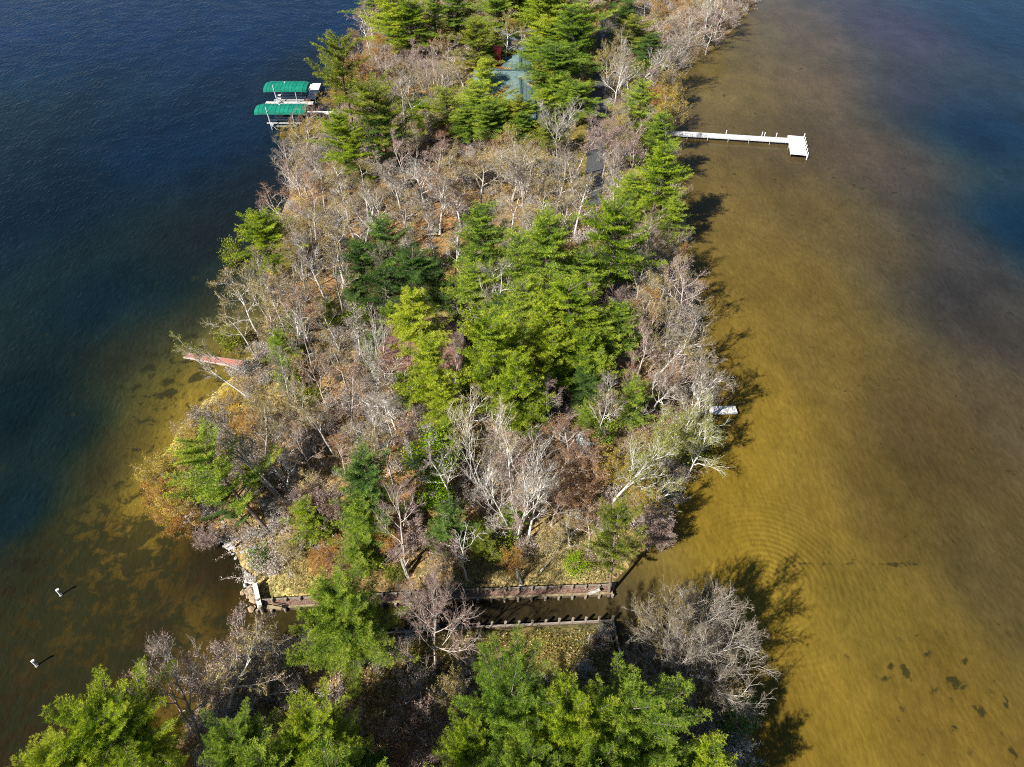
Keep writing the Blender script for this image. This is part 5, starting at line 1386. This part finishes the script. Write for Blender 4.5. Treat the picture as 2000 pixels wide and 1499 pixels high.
for (x_, y_, h_, lab) in [(797, 1098, 1.8, 'broken grey stump leaning in brushwood above the canal'), (1019, 1108, 1.6, 'thin pale snag standing on the dry bank')]:
    p = P(x_, y_ + 25, 1.0); g = ground_z(p.x, p.y)
    s = Solid(); s.tube((p.x, p.y, g - .2), (p.x - .35, p.y + .3, g + h_), .17, .10, k=8); s.tube((p.x - .2, p.y + .17, g + h_ * .6), (p.x + .15, p.y + .3, g + h_ * .95), .06, .03, k=6)
    tag(s.build('stump', M['bark_gray'], loc=(p.x, p.y, g)), lab, 'stump')
rs = add_tree(LBUSH[0], 'bush', 'tiny vermilion-leaved sapling', 'bush', 489, 994, 20, 1.4, 'l_crimson', 'bark_brown')

# unique labels from look + landmark + order
groups = {}
for (o, ph, x_, y_, w_) in PLANTS:
    lm = min(LAND, key=lambda l: (l[0] - x_) ** 2 + (l[1] - y_) ** 2)[2]
    groups.setdefault((ph, lm), []).append((x_, y_, o))
ORD = ['leftmost', 'second from left', 'third from left', 'fourth from left', 'fifth from left', 'sixth from left', 'seventh from left', 'eighth from left', 'ninth from left']
for (ph, lm), lst in groups.items():
    lst.sort(key=lambda t: t[0])
    for i, (x_, y_, o) in enumerate(lst):
        if len(lst) == 1: lab = f"{ph} {lm}"
        elif len(lst) == 2:
            lab = f"{['left', 'right'][i]} one of two: {ph} {lm}" if abs(lst[0][0] - lst[1][0]) > 12 else f"{'farther' if o is min(lst, key=lambda t: t[1])[2] else 'nearer'} one of two: {ph} {lm}"
        else: lab = f"{ph} {lm}, {ORD[min(i, 8)]}" if i < len(lst) - 1 else f"{ph} {lm}, rightmost"
        o['label'] = ' '.join(lab.split()[:16])
        o['group'] = {'pine tree': 'pines of the wooded point', 'bare tree': 'leafless trees of the wooded point', 'shrub': 'thickets of the wooded point', 'bush': 'green bushes of the wooded point', 'tree': 'leafy trees of the wooded point'}[o['category']]

# ------------------------------------------------------------------ undergrowth, joined by geometry nodes
def scatter(name, source, pts, scl, mats, seed):
    rng = np.random.default_rng(seed)
    me = bpy.data.meshes.new(name); n = len(pts)
    me.vertices.add(n); me.vertices.foreach_set("co", np.asarray(pts, np.float32).ravel())
    a = me.attributes.new("spin", 'FLOAT_VECTOR', 'POINT'); r = np.zeros((n, 3), np.float32); r[:, 2] = rng.uniform(0, 6.28, n); r[:, :2] = rng.normal(size=(n, 2)) * .12
    a.data.foreach_set("vector", r.ravel())
    a = me.attributes.new("size", 'FLOAT', 'POINT'); a.data.foreach_set("value", np.asarray(scl, np.float32))
    me.update()
    o = bpy.data.objects.new(name, me); COL.objects.link(o)
    sm = source.copy(); sm.materials.clear()
    for m in mats: sm.materials.append(m)
    so = bpy.data.objects.new(name + "_source", sm)       # kept out of the scene; only its mesh is instanced
    ng = bpy.data.node_groups.new(name, 'GeometryNodeTree')
    ng.interface.new_socket("Geometry", in_out='INPUT', socket_type='NodeSocketGeometry'); ng.interface.new_socket("Geometry", in_out='OUTPUT', socket_type='NodeSocketGeometry')
    N = ng.nodes; L = ng.links
    gi = N.new('NodeGroupInput'); go = N.new('NodeGroupOutput'); mp = N.new('GeometryNodeMeshToPoints'); ip = N.new('GeometryNodeInstanceOnPoints'); ob = N.new('GeometryNodeObjectInfo')
    ob.inputs[0].default_value = so
    A = N.new('GeometryNodeInputNamedAttribute'); A.data_type = 'FLOAT_VECTOR'; A.inputs[0].default_value = "spin"
    B = N.new('GeometryNodeInputNamedAttribute'); B.data_type = 'FLOAT'; B.inputs[0].default_value = "size"
    L.new(gi.outputs[0], mp.inputs[0]); L.new(mp.outputs[0], ip.inputs["Points"]); L.new(ob.outputs["Geometry"], ip.inputs["Instance"])
    L.new(A.outputs["Attribute"], ip.inputs["Rotation"]); L.new(B.outputs["Attribute"], ip.inputs["Scale"]); L.new(ip.outputs[0], go.inputs[0])
    md = o.modifiers.new("scatter", 'NODES'); md.node_group = ng
    o['kind'] = 'stuff'
    return o


BRUSH = [bush_shape(401, 1.7, 1.3), bush_shape(402, 1.4, 1.2, stems=16, dome=.8), bush_shape(403, 2.1, 1.2, stems=18, dome=.45)]
zones = [(400, 800, 60, .25), (330, 900, 55, .3), (440, 760, 40, .3),   # px, py, radius px, weights tan, grey, russet, gold, green, mauve ; density
    (880, 595, 45, 0), (885, 625, 40, 0), (1155, 350, 30, 0), (1120, 300, 25, .1), (1160, 200, 30, .1), (1190, 60, 40, .1), (850, 470, 40, .25),
    (1010, 130, 60, 0), (830, 680, 60, 0.05), (1040, 240, 20, 0), (560, 1150, 45, .08), (520, 1090, 40, .25), (1080, 1140, 70, .15), (1130, 1080, 40, .3), (950, 1130, 50, .25), (980, 1255, 110, .06), (1100, 1250, 60, .1),
    (600, 1120, 40, .4), (780, 980, 50, .25), (640, 570, 30, .3), (780, 880, 30, .2), (950, 1010, 50, .3), (500, 1000, 40, .3), (850, 1130, 60, .5), (650, 1330, 40, .2), (330, 1450, 60, .2), (820, 1290, 60, .4), (1190, 320, 30, .4)]
kinds = ['t', 'g', 'r', 'G', 'n', 'p']
kind_ctrl = [  # px,py, weights tan, grey, russet, gold, green, mauve
    (700, 100, 2, .5, 1.5, 1.5, .3, .5), (650, 170, 1, 0, .3, 4, .2, 0), (560, 300, 1.5, 1, 1.2, .3, .2, 1.5), (620, 420, 3, 1, .5, .4, .3, .5), (450, 560, 2.5, 1, 0, 1, .5, 0), (600, 700, 2, 1, 1, .3, .6, .4), (500, 760, 2, .5, .3, 1.5, .6, .2),
    (640, 850, 2, .6, 1.6, .2, .3, .3), (350, 920, 1, 0, .2, 5, .5, 0), (400, 830, 1.2, 0, .2, 5, .3, 0), (450, 960, 1.5, .5, .8, .8, .8, .6), (800, 1040, 1, .8, .8, .3, 1, 1.2), (1120, 900, .5, .2, 4, .4, .2, .8), (1250, 880, 1, 0, .6, 4, .6, 0), (1350, 820, .8, .2, .1, 3, 1.2, 0),
    (1290, 560, 3, 1.2, .5, .4, .2, .7), (1320, 700, 1.5, .8, 1, .3, .2, 1.8), (1300, 130, 1, 1, .3, 1.2, .6, 1.5), (1380, 40, 1, 1, .3, .2, .2, 2), (1200, 250, 1.5, .8, .8, 1, .2, .8), (950, 330, 3, .8, .8, .4, .3, .4), (1050, 640, .8, .5, .6, .2, 2, .4),
    (900, 700, 1, .5, .6, .4, 2, .4), (850, 150, 2.5, .8, .7, .6, .8, .3), (780, 800, 1, .8, 1.5, .3, .4, .8), (480, 1280, .8, 1, .8, .2, 0, 2), (820, 1420, .6, .8, .8, .1, .2, 2.5), (1380, 1340, 1.5, 2, .1, .6, .2, .4), (1280, 1010, .6, .6, .8, .4, .3, 2), (940, 940, 1.5, 1, 1, .3, .8, .4)]
rng = np.random.default_rng(77)
cand_x = rng.uniform(-52, 62, 16000); cand_y = rng.uniform(8, 175, 16000)
keepn = rng.random(16000) < np.clip(1.15 - cand_y / 260, .35, 1)
cand_x, cand_y = cand_x[keepn], cand_y[keepn]
sd_ = np.maximum(poly_sd(NORTH, cand_x, cand_y), poly_sd(SOUTH, cand_x, cand_y))
inside = sd_ > .35
cand_x, cand_y, sd_ = cand_x[inside], cand_y[inside], sd_[inside]
kw = idw(kind_ctrl, cand_x, cand_y, 4)
sel = {k: [] for k in kinds}
for i in range(len(cand_x)):
    x_, y_ = cand_x[i], cand_y[i]
    pxx, pyy = to_px((x_, y_, 1.2))
    dens = .66 if sd_[i] > 4 else .9
    for z_ in zones:
        if (pxx - z_[0]) ** 2 + (pyy - z_[1]) ** 2 < z_[2] ** 2: dens = min(dens, z_[3])
    if 1138 < pxx < 1178 and 60 < pyy < 430: dens = 0
    if y_ < 27.2 and y_ > 22 and -15 < x_ < 7.5: dens = 0
    if y_ < 23 and -12 < x_ < 9 and y_ > 19.5: dens *= .2
    if rng.random() > dens: continue
    kv = kw[i] * np.array([1, .8, .7, 1.5, 1.9, .7]); w_ = kv / kv.sum(); k = kinds[rng.choice(6, p=w_)]
    sel[k].append((x_, y_, ground_z(x_, y_) - .03))
spec = {'t': ('tan_brushwood', 'tan leafless brushwood covering the ground between the trees', 'bark_gray', 'l_tan', 0), 'g': ('grey_brushwood', 'grey leafless brushwood between the trees', 'bark_gray', 'l_gray', 1), 'r': ('russet_brushwood', 'russet brushwood, thickest round the upturned rowboat', 'bark_purple', 'l_red', 0),
        'G': ('golden_brushwood', 'golden brushwood along the shores', 'bark_brown', 'l_gold', 2), 'n': ('green_undergrowth', 'low green undergrowth in the pine grove', 'bark_brown', 'n_olive', 1), 'p': ('mauve_brushwood', 'mauve-grey brushwood near the shores', 'bark_purple', 'l_purple', 2)}
for k in kinds:
    pts = np.array(sel[k])
    if len(pts) == 0: continue
    nm, lab, bk, lf, bi = spec[k]
    o = scatter(nm, BRUSH[bi], pts, rng.uniform(.45, 1.1, len(pts)), [M[bk], M[lf]], 5 + bi)
    o['label'] = lab; o['category'] = 'undergrowth'

# fallen leaves and dry grass tufts
def litter():
    n = 150000
    x_ = rng.uniform(-50, 58, n * 2); y_ = 9 + 120 * rng.random(n * 2) ** 1.5
    s_ = np.maximum(poly_sd(NORTH, x_, y_), poly_sd(SOUTH, x_, y_))
    m_ = s_ > .25
    x_, y_ = x_[m_][:n], y_[m_][:n]
    i = np.clip(np.searchsorted(GX, x_) - 1, 0, len(GX) - 2); j = np.clip(np.searchsorted(GY, y_) - 1, 0, len(GY) - 2)
    z_ = np.maximum.reduce([gz[j, i], gz[j + 1, i], gz[j, i + 1], gz[j + 1, i + 1]]) + .03
    dw = (np.abs(x_ - np.interp(y_, [76, 90, 110, 130], [8.8, 10.3, 12.9, 16.4])) < 1.3) & (y_ > 73)
    k = ~dw & ~((y_ > 22) & (y_ < 26.2) & (x_ > -15) & (x_ < 7.3) & (z_ < .5))
    a = Acc(); c = np.stack([x_, y_, z_], 1)[k]
    a.leafq(c, .065, rng, 0, np.clip(rng.normal(size=len(c)) * .3 + .45 + .25 * hnoise(c[:, 0] * .8, c[:, 1] * .8), 0, 1), .75)
    o = bpy.data.objects.new('leaf_litter', a.mesh('leaf_litter', [M['l_litter']])); COL.objects.link(o)
    o['kind'] = 'stuff'; o['label'] = 'fallen tan and rust leaves strewn over the ground'; o['category'] = 'leaf litter'
M['l_litter'] = leaf_mat("fallen_leaves", [(.12, .06, .03), (.25, .15, .065), (.42, .31, .14), (.64, .56, .32)], .1, 0)
litter()

def grass(name, label, boxes, col, n, hgt):
    a = Acc(); C_ = []
    for (x0_, y0_, x1_, y1_) in boxes:
        m_ = n // len(boxes)
        px_ = rng.uniform(x0_, x1_, m_); py_ = rng.uniform(y0_, y1_, m_)
        for i in range(m_):
            p = P(px_[i], py_[i], .8)
            g = ground_z(p.x, p.y)
            if g > .4: C_.append((p.x, p.y, g))
    c = np.array(C_)
    for b in range(5):
        d = unit(rng.normal(size=c.shape) * [.55, .55, .1] + [0.1, .1, 1]); sd = unit(np.cross(d, rng.normal(size=c.shape))) * .014
        o_ = c + rng.normal(size=c.shape) * [.06, .06, 0]
        a.tri(o_ - sd, o_ + sd, o_ + d * hgt * rng.uniform(.5, 1.2, len(c))[:, None], 0, rng.random(len(c)))
    o = bpy.data.objects.new(name, a.mesh(name, [M[col]])); COL.objects.link(o); o['kind'] = 'stuff'; o['label'] = label; o['category'] = 'grass'
M['g_dry'] = leaf_mat("dry_grass", [(.30, .26, .09), (.46, .40, .16), (.60, .52, .24), (.70, .62, .34)], .2, 0)
M['g_gold'] = leaf_mat("golden_grass", [(.36, .24, .04), (.52, .38, .07), (.66, .50, .11), (.74, .60, .18)], .25, 0)
M['g_green'] = leaf_mat("autumn_grass", [(.14, .14, .02), (.24, .22, .04), (.36, .30, .06), (.44, .38, .10)], .2, 0)
grass('dry_grass', 'pale dry grass on the canal banks and golden clearing', [(505, 1060, 600, 1180), (890, 1080, 1190, 1150), (855, 575, 905, 645), (1080, 1040, 1190, 1110)], 'g_dry', 9000, .28)
grass('shore_grass', 'golden-tan grass fringing the yellow southwest shallows', [(300, 880, 370, 1000), (340, 820, 430, 900), (390, 760, 470, 840)], 'g_gold', 7000, .35)
grass('lawn_grass', 'short yellow-green grass south of the canal and along the driveway', [(870, 1225, 1190, 1320), (1115, 210, 1145, 420), (720, 1240, 880, 1330)], 'g_green', 6000, .18)
